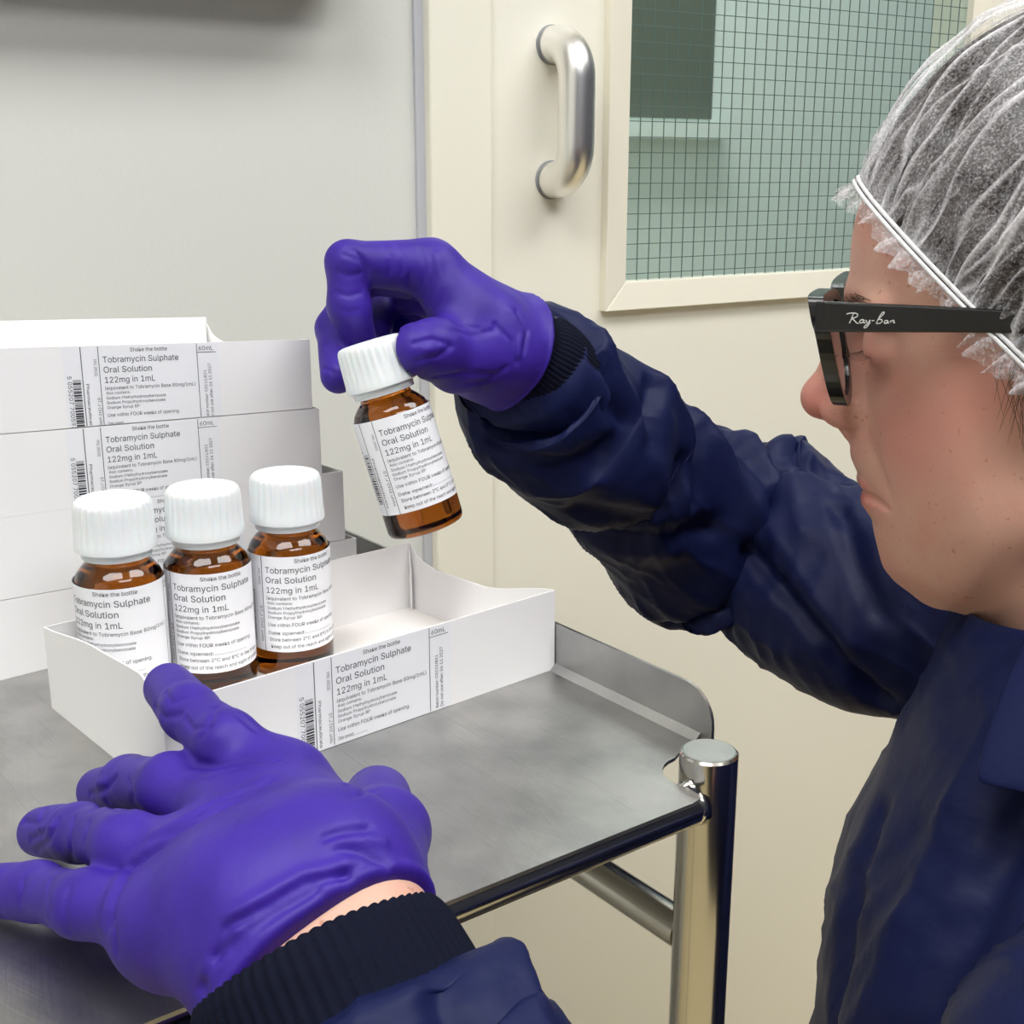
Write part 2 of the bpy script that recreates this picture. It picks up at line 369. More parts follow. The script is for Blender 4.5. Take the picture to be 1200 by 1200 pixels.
# ------------------------------------------------------------------ printed label in millimetres
# letter outlines by character number: advance, x y points, triangles (1/1000 of the size)
GLYPHS = {
40: (273, [89,207,92,264,101,324,114,384,132,441,153,494,177,539,236,539,212,485,191,428,174,370,161,313,154,258,151,207,154,161,160,115,172,67,188,16,209,-38,236,-96,177,-96,139,-21,111,55,95,131], [5,7,6,5,8,7,4,8,5,4,9,8,3,9,4,3,10,9,2,10,3,2,11,10,1,11,2,1,12,11,0,12,1,0,13,12,23,13,0,23,14,13,23,15,14,22,15,23,22,16,15,22,17,16,21,17,22,21,18,17,20,18,21,20,19,18]),
41: (273, [37,-96,64,-37,86,18,102,69,113,116,120,162,122,207,119,258,112,313,99,370,82,428,62,485,37,539,97,539,121,494,142,441,159,384,173,323,181,264,184,207,178,130,161,53,134,-22,97,-96], [11,13,12,11,14,13,11,15,14,10,15,11,10,16,15,9,16,10,9,17,16,8,17,9,8,18,17,7,18,8,7,19,18,6,19,7,5,19,6,5,20,19,4,20,5,4,21,20,3,21,4,2,21,3,2,22,21,1,22,2,1,23,22,0,23,1]),
46: (188, [95,-4,78,-1,63,9,53,24,50,41,53,59,63,73,78,83,95,87,113,83,128,73,138,59,141,41,138,24,128,9,113,-1], [7,9,8,6,9,7,6,10,9,5,10,6,5,11,10,4,11,5,4,12,11,3,12,4,3,13,12,2,13,3,2,14,13,1,14,2,1,15,14,0,15,1]),
47: (249, [235,533,71,-76,14,-76,178,533], [2,0,3,2,1,0]),
48: (453, [227,-7,174,1,130,24,95,62,69,113,53,178,48,254,53,330,69,395,95,447,130,484,174,508,227,516,279,508,323,484,358,447,384,395,400,330,405,254,400,178,384,113,359,62,323,24,279,1,227,50,261,56,290,74,313,103,330,144,340,194,344,254,340,314,330,365,313,405,290,435,261,453,227,460,192,453,163,435,140,405,123,365,113,314,109,254,113,194,123,144,140,103,163,74,192,56], [11,13,12,10,13,11,10,14,13,9,14,10,9,36,14,36,15,14,9,37,36,35,15,36,9,38,37,34,15,35,8,38,9,34,16,15,8,39,38,33,16,34,8,40,39,32,16,33,7,40,8,32,17,16,7,41,40,31,17,32,6,41,7,31,18,17,6,42,41,30,18,31,5,42,6,5,43,42,29,18,30,29,19,18,5,44,43,28,19,29,4,44,5,28,20,19,4,45,44,27,20,28,3,45,4,27,21,20,3,46,45,26,21,27,3,47,46,25,21,26,2,47,3,25,22,21,2,24,47,24,22,25,2,22,24,1,22,2,1,23,22,0,23,1]),
49: (453, [76,0,76,55,391,55,391,0,276,509,276,0,212,0,212,448,209,448,86,358,86,427,198,509], [10,4,11,10,8,4,8,7,4,7,5,4,10,9,8,6,5,7,0,2,1,0,3,2]),
50: (453, [64,0,64,47,234,229,261,257,282,282,299,305,311,327,318,348,320,371,317,397,308,419,293,436,273,449,250,457,224,460,196,457,172,447,153,433,139,413,130,390,127,362,66,362,71,405,86,442,111,473,143,496,182,511,225,516,268,511,306,497,337,474,361,445,376,411,381,372,378,345,371,318,357,290,336,259,306,223,267,180,153,60,153,57,389,57,389,0], [26,28,27,26,29,28,25,29,26,25,30,29,24,30,25,24,31,30,23,15,24,15,14,24,14,13,24,13,31,24,12,31,13,23,16,15,11,31,12,23,17,16,11,32,31,22,17,23,10,32,11,22,18,17,9,32,10,22,19,18,9,33,32,21,19,22,8,33,9,21,20,19,8,34,33,7,34,8,6,34,7,6,35,34,5,35,6,5,36,35,4,36,5,4,37,36,3,37,4,3,38,37,2,38,3,1,38,2,1,39,38,1,40,39,1,41,40,1,42,41,1,43,42,0,43,1]),
51: (453, [218,-7,173,-3,133,10,98,30,70,57,52,91,44,132,109,132,115,107,126,87,144,71,165,59,191,52,219,50,248,53,275,61,297,74,315,93,325,116,329,145,326,172,316,196,299,217,275,234,242,244,201,248,157,248,157,299,288,448,288,452,70,452,70,509,372,509,372,461,211,278,211,289,264,288,308,276,344,253,371,222,387,186,393,145,387,103,370,66,344,36,309,12,266,-2], [30,32,31,30,33,32,30,29,33,29,28,33,28,34,33,27,35,28,35,34,28,26,35,27,26,36,35,26,37,36,26,38,37,26,25,38,25,24,38,24,39,38,23,39,24,22,39,23,22,40,39,21,40,22,20,40,21,20,41,40,19,41,20,18,41,19,18,42,41,5,7,6,5,8,7,17,42,18,5,9,8,17,43,42,16,43,17,4,9,5,4,10,9,15,43,16,4,11,10,15,44,43,14,44,15,4,12,11,3,12,4,13,44,14,3,13,12,3,44,13,3,45,44,2,45,3,2,46,45,1,46,2,1,0,46]),
53: (453, [221,-7,178,-2,140,11,108,32,83,60,66,93,60,130,122,130,127,108,138,89,154,73,173,60,196,52,221,50,250,53,276,64,298,82,314,104,324,131,328,162,324,193,314,221,297,244,275,262,248,273,218,277,192,275,167,268,145,258,128,246,67,253,96,509,366,509,366,452,151,452,134,301,136,301,155,315,178,325,203,331,229,334,263,330,294,321,321,306,345,285,364,260,379,231,388,199,391,163,385,117,369,76,343,41,309,15,268,-1], [30,34,31,34,32,31,34,33,32,30,35,34,39,41,40,38,41,39,38,42,41,37,42,38,37,43,42,36,43,37,36,44,43,30,36,35,30,26,36,26,25,36,25,44,36,25,45,44,24,45,25,30,27,26,23,45,24,30,28,27,22,45,23,22,46,45,30,29,28,21,46,22,21,47,46,20,47,21,20,48,47,19,48,20,19,49,48,18,49,19,17,49,18,5,7,6,5,8,7,17,50,49,5,9,8,16,50,17,4,9,5,4,10,9,15,50,16,15,51,50,4,11,10,14,51,15,4,12,11,3,12,4,13,51,14,3,13,12,3,51,13,3,52,51,2,52,3,2,53,52,1,53,2,1,0,53]),
54: (453, [226,-7,182,-1,142,15,109,40,84,74,69,115,64,162,68,199,80,239,102,285,137,340,252,509,322,509,151,261,145,261,154,275,165,288,179,299,196,307,214,312,235,314,278,309,316,295,346,271,370,240,384,201,389,157,384,112,368,73,343,39,310,14,271,-2,226,48,254,52,279,63,299,79,314,101,324,128,327,157,324,187,314,213,299,235,279,251,254,262,226,265,198,262,174,252,153,235,138,214,128,188,125,158,128,128,138,102,153,79,174,63,198,52], [10,12,11,10,16,12,16,13,12,9,16,10,19,21,20,18,21,19,18,22,21,17,22,18,16,22,17,16,23,22,9,15,16,13,44,16,44,23,16,8,15,9,8,14,15,44,43,23,43,24,23,13,45,44,13,46,45,42,24,43,8,13,14,8,46,13,8,47,46,41,24,42,41,25,24,7,47,8,7,48,47,40,25,41,7,49,48,39,25,40,39,26,25,6,49,7,6,50,49,38,26,39,5,50,6,5,51,50,37,26,38,37,27,26,5,52,51,36,27,37,4,52,5,36,28,27,4,53,52,35,28,36,4,54,53,34,28,35,3,54,4,34,29,28,3,55,54,33,29,34,3,32,55,32,29,33,3,29,32,2,29,3,2,30,29,1,30,2,1,31,30,0,31,1]),
55: (453, [97,0,323,448,323,452,62,452,62,509,391,509,391,449,165,0], [3,5,4,3,2,5,2,6,5,1,6,2,1,7,6,0,7,1]),
56: (453, [226,-7,178,-2,136,11,101,33,74,62,57,96,52,135,55,166,65,195,81,220,101,241,125,256,153,265,153,267,119,282,93,308,76,342,70,380,75,417,90,450,114,477,146,498,184,511,226,516,269,511,306,498,337,477,361,450,377,417,382,380,376,342,359,308,333,282,300,267,300,265,327,256,351,241,372,220,387,195,397,166,401,135,395,96,378,62,352,33,317,11,275,-2,226,49,258,52,285,60,307,74,323,91,333,113,337,139,333,165,322,189,305,208,283,223,256,232,226,235,196,232,169,223,147,208,130,189,119,165,115,139,119,113,129,91,145,74,167,60,195,52,226,290,252,292,274,300,293,313,307,330,316,351,319,376,316,399,308,420,294,437,275,449,252,457,226,460,200,457,177,449,159,437,145,420,136,399,133,376,136,351,145,330,159,313,178,300,201,292], [22,24,23,21,24,22,21,25,24,20,25,21,20,26,25,19,26,20,19,82,26,82,27,26,19,83,82,81,27,82,19,84,83,80,27,81,18,84,19,80,28,27,18,85,84,79,28,80,18,86,85,78,28,79,18,87,86,77,28,78,17,87,18,77,29,28,17,88,87,76,29,77,16,88,17,76,30,29,16,89,88,75,30,76,16,90,89,74,30,75,74,31,30,15,90,16,15,91,90,73,31,74,15,92,91,72,31,73,72,32,31,14,92,15,14,93,92,71,32,72,14,70,93,70,32,71,14,32,70,14,33,32,13,33,14,12,33,13,12,34,33,11,34,12,11,35,34,10,35,11,10,36,35,9,58,10,58,36,10,58,37,36,9,59,58,57,37,58,9,60,59,56,37,57,9,61,60,55,37,56,8,61,9,55,38,37,8,62,61,54,38,55,7,62,8,54,39,38,7,63,62,53,39,54,6,63,7,53,40,39,6,64,63,52,40,53,6,65,64,51,40,52,5,65,6,51,41,40,5,66,65,50,41,51,4,66,5,50,42,41,4,67,66,49,42,50,4,68,67,48,42,49,3,68,4,48,43,42,3,69,68,47,43,48,3,46,69,46,43,47,3,43,46,2,43,3,2,44,43,1,44,2,1,45,44,0,45,1]),
57: (453, [226,516,271,510,310,494,343,468,368,434,384,393,389,347,385,309,373,270,350,224,315,168,200,0,130,0,301,248,307,248,299,234,287,221,273,210,257,202,238,196,218,195,175,199,137,214,106,237,83,269,68,307,64,352,69,397,85,436,110,469,143,494,182,510,226,460,199,457,174,446,154,429,138,407,129,381,125,352,129,322,138,295,154,274,174,257,199,247,226,243,254,247,279,257,299,273,314,295,324,321,327,350,324,381,314,407,299,429,279,446,254,457], [31,1,0,30,1,31,30,2,1,29,2,30,29,3,2,28,33,29,33,32,29,32,3,29,32,55,3,55,4,3,28,34,33,54,4,55,28,35,34,53,4,54,27,35,28,53,5,4,27,36,35,52,5,53,27,37,36,51,5,52,26,37,27,51,6,5,26,38,37,50,6,51,25,38,26,25,39,38,49,6,50,49,7,6,25,40,39,48,7,49,48,8,7,24,40,25,24,41,40,47,8,48,24,42,41,46,8,47,46,14,8,14,9,8,23,42,24,23,43,42,45,13,46,13,14,46,45,17,13,17,12,13,15,9,14,23,44,43,44,17,45,23,17,44,22,17,23,16,9,15,16,10,9,17,10,16,21,17,22,21,18,17,12,10,17,21,19,18,20,19,21,12,11,10]),
58: (188, [95,271,78,274,63,284,53,299,50,316,53,334,63,349,78,359,95,362,113,359,128,349,138,334,141,316,138,299,128,284,113,274,95,-4,78,-1,63,9,53,24,50,41,53,59,63,73,78,83,95,87,113,83,128,73,138,59,141,41,138,24,128,9,113,-1], [23,25,24,22,25,23,22,26,25,21,26,22,21,27,26,20,27,21,20,28,27,19,28,20,19,29,28,18,29,19,18,30,29,17,30,18,17,31,30,16,31,17,7,9,8,6,9,7,6,10,9,5,10,6,5,11,10,4,11,5,4,12,11,3,12,4,3,13,12,2,13,3,2,14,13,1,14,2,1,15,14,0,15,1]),
65: (480, [16,0,201,509,276,509,463,0,395,0,287,302,276,334,264,372,250,420,232,478,245,478,228,419,213,371,201,333,191,302,85,0,110,142,110,199,370,199,370,142], [0,9,1,9,2,1,9,10,2,10,3,2,0,17,9,17,11,9,11,8,9,11,8,10,8,18,10,18,3,10,7,18,8,17,12,11,6,18,7,17,13,12,5,18,6,17,14,13,17,16,14,16,15,14,4,19,5,19,18,5,0,16,17,16,18,17,16,19,18,19,3,18,0,15,16,4,3,19]),
66: (456, [60,0,60,509,241,509,289,504,329,491,359,469,381,442,394,410,398,374,395,344,387,320,373,301,356,286,336,275,315,267,315,262,339,257,363,245,385,227,402,203,414,173,418,136,413,100,400,67,377,39,344,18,301,4,247,0,125,57,245,57,296,63,330,80,349,105,355,137,352,161,342,184,327,203,306,218,279,228,248,231,125,231,125,285,238,285,265,288,288,296,308,309,323,326,333,348,336,372,330,403,313,429,283,446,240,452,125,452], [0,53,1,53,2,1,53,3,2,53,4,3,53,5,4,53,52,5,52,6,5,0,41,53,51,6,52,50,6,51,50,7,6,49,7,50,49,8,7,48,8,49,48,9,8,47,9,48,46,9,47,46,10,9,45,10,46,45,11,10,44,11,45,44,12,11,43,12,44,42,12,43,42,13,12,0,40,41,40,42,41,40,13,42,40,14,13,40,15,14,40,16,15,40,17,16,40,39,17,39,18,17,0,28,40,38,18,39,37,18,38,37,19,18,36,19,37,36,20,19,35,20,36,34,20,35,34,21,20,33,21,34,32,21,33,32,22,21,31,22,32,31,23,22,30,23,31,30,24,23,29,24,30,0,29,28,0,24,29,0,25,24,0,26,25,0,27,26]),
67: (510, [267,-7,205,1,150,25,104,63,70,115,48,179,40,254,48,329,70,393,104,445,150,484,205,508,267,516,305,513,340,504,373,490,402,471,427,447,448,418,463,385,473,348,408,348,401,373,389,395,375,413,357,428,337,440,315,449,292,454,267,456,223,450,184,432,150,403,125,364,109,314,103,254,109,194,125,145,151,105,184,76,223,59,267,53,292,55,315,60,337,69,357,81,375,96,389,114,401,136,408,160,473,160,463,124,448,91,428,62,402,38,373,19,341,5,305,-4], [11,13,12,11,14,13,10,14,11,10,15,14,10,16,15,9,16,10,9,29,16,29,17,16,9,30,29,28,17,29,27,17,28,9,31,30,26,17,27,26,18,17,8,31,9,25,18,26,8,32,31,24,18,25,24,19,18,23,19,24,8,33,32,22,19,23,7,33,8,22,20,19,21,20,22,7,34,33,6,34,7,6,35,34,5,35,6,5,36,35,5,37,36,4,37,5,48,50,49,48,51,50,4,38,37,47,51,48,47,52,51,3,38,4,46,52,47,3,39,38,45,52,46,45,53,52,44,53,45,3,40,39,43,53,44,2,40,3,43,54,53,42,54,43,2,41,40,41,54,42,2,54,41,2,55,54,1,55,2,1,56,55,1,57,56,0,57,1]),
68: (502, [219,0,96,0,96,57,215,57,272,63,318,81,354,110,379,149,394,198,399,255,394,312,379,361,354,399,320,428,275,446,221,452,93,452,93,509,225,509,294,501,353,478,399,441,433,391,455,329,462,255,455,181,433,119,398,68,351,31,291,8,125,509,125,0,60,0,60,509], [32,17,33,17,30,33,32,16,17,30,18,17,31,18,30,31,15,18,15,19,18,15,20,19,15,21,20,32,15,16,32,2,15,2,31,15,31,14,15,31,13,14,31,12,13,31,11,12,31,10,11,31,9,10,31,8,9,31,3,8,3,7,8,3,6,7,3,5,6,3,4,5,32,1,2,31,3,2]),
70: (410, [60,0,60,509,369,509,369,452,125,452,125,278,346,278,346,221,125,221,125,0], [0,4,1,4,2,1,4,3,2,0,5,4,0,8,5,8,6,5,8,7,6,0,9,8]),
72: (517, [60,0,60,509,125,509,125,289,392,289,392,509,457,509,457,0,392,0,392,232,125,232,125,0], [0,2,1,0,3,2,4,6,5,4,7,6,0,10,3,10,4,3,10,9,4,9,7,4,0,11,10,8,7,9]),
74: (396, [185,-7,124,3,75,33,44,81,33,145,33,173,98,173,98,145,104,104,122,74,149,56,185,50,220,56,248,74,266,104,272,145,272,509,336,509,336,145,326,81,294,33,246,3], [15,17,16,15,18,17,4,6,5,4,7,6,3,7,4,3,8,7,14,18,15,14,19,18,3,9,8,13,19,14,13,20,19,2,9,3,2,10,9,12,20,13,2,11,10,11,20,12,2,20,11,1,20,2,1,21,20,1,0,21]),
75: (467, [104,145,104,216,122,239,139,261,157,282,174,303,193,324,212,344,364,509,448,509,231,276,228,276,60,0,60,509,125,509,125,334,124,225,125,193,125,0,372,0,188,259,228,309,449,0], [12,14,13,12,15,14,7,9,8,7,21,9,21,10,9,6,21,7,12,1,15,1,2,15,2,16,15,5,21,6,5,20,21,10,22,21,4,20,5,3,20,4,0,10,11,0,22,10,2,20,3,2,19,20,16,19,2,17,19,16,12,0,1,18,19,17,12,22,0,18,22,12,19,22,18]),
76: (393, [60,0,60,509,125,509,125,57,361,57,361,0], [0,2,1,0,3,2,0,4,3,0,5,4]),
77: (628, [60,0,60,509,152,509,277,187,282,174,287,159,293,141,299,123,305,103,311,84,317,65,322,49,307,49,312,65,318,83,324,102,330,121,336,140,342,158,348,174,352,187,476,509,568,509,568,0,504,0,504,291,504,308,504,327,505,347,505,369,506,391,506,413,507,435,507,457,513,457,505,433,498,409,490,386,482,363,474,341,467,322,461,305,456,291,342,0,286,0,170,291,165,304,159,321,152,340,145,361,137,384,129,408,121,432,112,457,119,457,119,437,120,416,120,394,121,372,121,350,122,328,122,309,122,291,122,0], [0,53,1,53,2,1,53,54,2,54,3,2,20,33,21,33,22,21,33,34,22,34,23,22,0,52,53,55,3,54,20,32,33,35,32,34,32,23,34,56,52,55,52,3,55,20,35,32,35,31,32,20,36,35,0,56,52,56,51,52,0,57,56,20,37,36,0,58,57,20,38,37,0,59,58,20,39,38,0,60,59,20,40,39,0,61,60,20,41,40,0,62,61,20,42,41,0,63,62,20,43,42,19,43,20,18,43,19,17,43,18,16,43,17,15,43,16,14,43,15,13,10,14,10,43,14,13,11,10,12,11,13]),
79: (533, [267,-7,205,1,150,25,105,63,70,115,48,179,40,254,48,329,70,393,105,445,150,484,205,508,267,516,329,508,384,484,429,445,464,393,486,329,493,254,486,179,464,115,429,63,384,25,329,1,267,53,310,59,349,76,383,105,408,144,425,194,430,254,425,314,408,365,383,404,349,433,310,450,267,456,223,450,184,433,151,404,125,364,109,314,103,254,109,194,125,144,151,105,184,76,223,59], [11,13,12,10,13,11,10,14,13,9,14,10,9,36,14,36,15,14,9,37,36,35,15,36,34,15,35,9,38,37,8,38,9,34,16,15,33,16,34,8,39,38,32,16,33,8,40,39,7,40,8,32,17,16,31,17,32,7,41,40,31,18,17,6,41,7,30,18,31,6,42,41,5,42,6,5,43,42,29,18,30,29,19,18,5,44,43,28,19,29,4,44,5,28,20,19,4,45,44,27,20,28,3,45,4,27,21,20,3,46,45,26,21,27,3,47,46,25,21,26,2,47,3,25,22,21,2,24,47,24,22,25,2,22,24,1,22,2,1,23,22,0,23,1]),
80: (445, [60,0,60,509,235,509,289,503,332,487,366,462,390,430,404,391,409,348,404,304,390,265,366,233,332,207,289,191,235,186,109,186,109,242,233,242,269,246,297,256,318,272,333,294,342,319,344,348,342,376,333,402,318,423,297,439,268,449,232,452,125,452,125,0], [0,30,1,30,2,1,30,3,2,30,4,3,30,5,4,30,29,5,29,28,5,28,6,5,0,16,30,16,31,30,27,6,28,26,6,27,26,7,6,25,7,26,24,7,25,24,8,7,23,8,24,22,8,23,22,9,8,21,9,22,21,10,9,20,10,21,19,10,20,19,11,10,18,11,19,17,11,18,0,15,16,31,17,16,31,14,17,14,11,17,14,12,11,14,13,12,0,14,15,0,31,14]),
81: (533, [245,159,313,159,369,85,384,65,468,-48,401,-48,346,27,331,46,267,-7,205,1,150,25,105,63,70,115,48,179,40,254,48,329,70,393,105,445,150,484,205,508,267,516,329,508,384,484,429,445,464,393,486,329,493,254,486,179,464,115,429,63,384,25,329,1,267,53,310,59,349,76,383,105,408,144,425,194,430,254,425,314,408,365,383,404,349,433,310,450,267,456,223,450,184,433,151,404,125,364,109,314,103,254,109,194,125,144,151,105,184,76,223,59], [19,21,20,18,21,19,18,22,21,17,22,18,17,44,22,44,23,22,17,45,44,43,23,44,42,23,43,17,46,45,16,46,17,42,24,23,41,24,42,16,47,46,40,24,41,16,48,47,15,48,16,40,25,24,39,25,40,15,49,48,39,26,25,14,49,15,38,26,39,14,50,49,13,50,14,13,51,50,37,26,38,37,27,26,13,52,51,36,27,37,12,52,13,36,28,27,7,1,0,7,34,1,34,2,1,12,53,52,35,28,36,11,53,12,35,29,28,11,54,53,34,2,35,2,29,35,3,29,2,11,55,54,33,7,34,4,29,3,10,55,11,30,4,29,10,32,55,32,7,33,10,7,32,10,6,7,10,31,6,31,5,6,9,31,10,31,4,30,8,31,9,5,4,31]),
82: (449, [60,0,60,509,236,509,290,504,333,489,367,465,390,433,405,395,409,352,405,309,390,271,367,240,333,217,289,203,236,198,96,198,96,255,234,255,269,258,298,267,319,281,334,300,342,324,345,352,342,380,334,405,319,425,298,440,269,449,233,452,125,452,125,0,353,0,230,229,303,229,428,0], [0,16,1,16,30,1,30,2,1,30,3,2,30,4,3,30,5,4,30,29,5,29,28,5,28,6,5,16,31,30,27,6,28,26,6,27,26,7,6,25,7,26,24,7,25,24,8,7,23,8,24,22,8,23,22,9,8,21,9,22,21,10,9,20,10,21,19,10,20,19,11,10,18,11,19,17,11,18,0,15,16,31,17,16,31,33,17,33,11,17,33,34,11,34,12,11,31,14,33,14,32,33,35,12,34,13,35,12,14,35,13,0,14,15,0,31,14,32,35,14]),
83: (447, [224,-9,172,-4,128,9,91,31,64,60,46,96,38,137,104,137,110,110,123,88,142,71,166,59,194,52,224,49,257,52,286,60,311,74,329,92,341,114,346,139,342,161,332,179,316,193,296,205,272,214,245,222,184,239,128,260,86,289,60,326,52,372,58,413,75,448,102,476,138,498,180,511,227,516,275,511,316,498,351,476,377,449,394,415,401,378,337,378,326,412,302,437,267,453,225,459,194,456,167,448,145,435,129,418,118,398,115,376,119,352,131,334,148,319,169,308,191,300,212,293,264,279,287,272,312,264,336,252,359,238,379,220,395,198,405,171,408,139,403,99,386,64,360,34,323,11,278,-4], [35,37,36,34,37,35,34,38,37,33,38,34,33,39,38,33,40,39,32,47,33,47,40,33,32,48,47,46,40,47,32,49,48,45,40,46,45,41,40,31,49,32,31,50,49,44,41,45,31,51,50,31,52,51,44,42,41,30,52,31,43,42,44,30,53,52,30,54,53,29,54,30,29,55,54,29,56,55,28,56,29,28,57,56,28,58,57,28,59,58,28,60,59,27,60,28,27,61,60,27,62,61,27,63,62,26,63,27,26,64,63,25,64,26,25,65,64,24,65,25,24,66,65,23,66,24,22,66,23,22,67,66,21,67,22,20,67,21,20,68,67,19,68,20,18,68,19,18,69,68,5,7,6,5,8,7,17,69,18,5,9,8,17,70,69,4,9,5,16,70,17,4,10,9,15,70,16,4,11,10,15,71,70,14,71,15,3,11,4,3,12,11,13,71,14,3,13,12,3,71,13,3,72,71,2,72,3,2,73,72,1,73,2,1,0,73]),
84: (449, [32,452,32,509,417,509,417,452,257,452,257,0,193,0,193,452], [0,2,1,0,3,2,7,3,0,6,4,7,4,3,7,6,5,4]),
85: (517, [259,-8,203,-2,154,15,114,43,85,80,66,124,60,173,60,509,124,509,124,178,128,144,141,113,160,87,187,68,220,56,259,52,298,56,331,68,357,87,377,113,389,144,393,178,393,509,457,509,457,173,451,124,433,80,403,43,363,15,315,-2], [6,8,7,6,9,8,21,23,22,21,24,23,6,10,9,20,24,21,5,10,6,20,25,24,5,11,10,19,25,20,4,11,5,19,26,25,4,12,11,18,26,19,4,13,12,17,26,18,3,13,4,17,27,26,3,14,13,16,27,17,3,15,14,15,27,16,3,27,15,3,28,27,2,28,3,1,28,2,1,29,28,0,29,1]),
97: (389, [160,-9,126,-5,94,5,68,22,48,45,35,73,30,108,34,138,43,161,58,179,78,193,100,203,125,211,152,216,178,220,209,224,234,227,252,230,265,235,273,243,276,255,276,257,273,279,267,297,256,311,240,322,220,329,196,331,171,329,149,322,132,313,118,301,107,288,100,274,41,291,57,322,79,346,104,364,133,375,163,382,194,384,215,383,239,379,263,372,286,360,306,343,322,320,333,290,337,251,337,0,277,0,277,52,272,52,264,38,252,25,236,12,215,1,190,-6,170,45,202,49,228,59,248,74,263,93,272,115,276,138,276,190,270,186,259,182,246,179,231,176,216,173,200,171,186,169,175,168,154,164,134,159,117,150,103,139,95,124,92,105,94,87,102,72,114,61,130,52,149,47], [39,41,40,39,42,41,38,42,39,38,43,42,37,43,38,37,44,43,36,44,37,36,45,44,35,45,36,35,27,45,27,46,45,35,28,27,26,46,27,35,29,28,25,46,26,35,30,29,34,30,35,24,46,25,24,47,46,34,31,30,23,47,24,34,32,31,22,47,23,33,32,34,22,48,47,21,48,22,20,48,21,19,48,20,19,49,48,18,49,19,17,65,18,65,49,18,16,65,17,15,65,16,14,65,15,13,65,14,12,65,13,11,65,12,10,65,11,9,65,10,9,66,65,64,49,65,9,67,66,9,68,67,8,68,9,8,69,68,8,70,69,8,71,70,8,72,71,8,73,72,8,74,73,8,75,74,7,75,8,7,76,75,7,77,76,7,78,77,63,49,64,6,78,7,6,79,78,62,49,63,5,79,6,5,80,79,61,51,62,51,49,62,5,81,80,60,51,61,4,81,5,4,82,81,4,83,82,59,52,60,52,51,60,4,84,83,59,53,52,50,49,51,58,53,59,4,58,84,4,53,58,3,53,4,3,54,53,3,55,54,2,55,3,2,56,55,1,56,2,1,57,56,0,57,1]),
98: (424, [229,-8,198,-5,172,4,153,17,138,31,127,46,118,59,112,59,112,0,53,0,53,509,114,509,114,319,118,319,127,331,137,346,152,360,171,373,197,381,229,384,274,378,313,361,345,332,370,293,385,245,390,189,385,133,370,84,346,45,313,16,274,-2,220,47,253,51,279,66,301,88,316,117,325,151,328,189,325,227,316,261,301,290,280,311,253,325,220,330,188,325,161,312,140,291,125,263,116,229,113,189,116,150,125,115,140,86,162,65,188,51], [9,11,10,9,12,11,18,20,19,17,20,18,17,21,20,16,21,17,16,22,21,15,22,16,14,22,15,14,43,22,43,42,22,42,23,22,13,43,14,13,44,43,13,45,44,41,23,42,9,13,12,9,47,13,47,46,13,46,45,13,40,23,41,40,24,23,39,24,40,9,48,47,38,24,39,38,25,24,9,49,48,37,25,38,9,50,49,36,25,37,36,26,25,35,26,36,9,51,50,35,27,26,34,27,35,9,7,51,7,52,51,33,27,34,7,53,52,33,28,27,32,28,33,7,6,53,6,54,53,9,8,7,5,54,6,31,28,32,5,31,54,5,28,31,4,28,5,4,29,28,3,29,4,2,29,3,2,30,29,1,30,2,1,0,30]),
99: (396, [207,-8,159,-2,117,16,82,46,56,85,40,133,34,187,40,243,56,291,82,330,117,360,159,378,207,384,234,383,260,377,284,368,305,356,324,341,340,322,353,301,362,277,303,262,298,276,290,289,281,301,270,311,257,319,242,325,226,329,207,330,173,325,145,310,124,287,108,258,99,224,96,187,99,151,108,117,124,89,145,66,173,51,207,46,226,48,243,52,258,58,271,66,282,76,292,89,299,102,304,117,363,102,354,78,341,56,325,37,306,21,285,9,261,-1,235,-6], [11,13,12,11,14,13,10,14,11,10,15,14,10,16,15,9,16,10,9,17,16,9,29,17,29,18,17,8,30,9,30,29,9,28,18,29,27,18,28,8,31,30,26,18,27,26,19,18,25,19,26,24,19,25,8,32,31,23,19,24,23,20,19,7,32,8,22,20,23,7,33,32,22,21,20,7,34,33,6,34,7,6,35,34,5,35,6,5,36,35,5,37,36,4,37,5,4,38,37,48,50,49,48,51,50,47,51,48,46,51,47,4,39,38,3,39,4,46,52,51,45,52,46,44,52,45,3,40,39,43,52,44,43,53,52,42,53,43,3,41,40,41,53,42,3,53,41,2,53,3,2,54,53,2,55,54,1,55,2,1,56,55,1,57,56,0,57,1]),
100: (424, [195,-8,151,-2,111,16,79,45,55,84,39,133,34,189,39,245,55,293,79,332,112,361,151,378,196,384,228,381,253,373,272,360,287,346,298,331,306,319,311,319,311,509,372,509,372,0,313,0,313,59,307,59,298,46,287,31,272,17,252,4,227,-5,205,47,236,51,263,65,284,86,299,115,309,150,312,189,309,229,300,263,284,291,263,312,237,325,205,330,172,325,145,311,124,290,108,261,99,227,96,189,99,151,109,117,124,88,145,66,172,51], [19,21,20,19,22,21,11,13,12,11,14,13,10,14,11,10,15,14,9,15,10,9,16,15,9,17,16,8,44,9,44,43,9,43,17,9,43,18,17,42,18,43,41,18,42,8,45,44,41,19,18,41,40,19,40,39,19,39,22,19,8,46,45,7,46,8,7,47,46,38,22,39,7,48,47,6,48,7,37,22,38,6,49,48,6,50,49,36,22,37,5,50,6,5,51,50,35,22,36,4,51,5,4,52,51,34,24,35,24,22,35,4,53,52,33,24,34,3,53,4,3,54,53,32,25,33,25,24,33,32,26,25,23,22,24,3,31,54,31,26,32,3,26,31,3,27,26,2,27,3,2,28,27,2,29,28,1,29,2,1,30,29,0,30,1]),
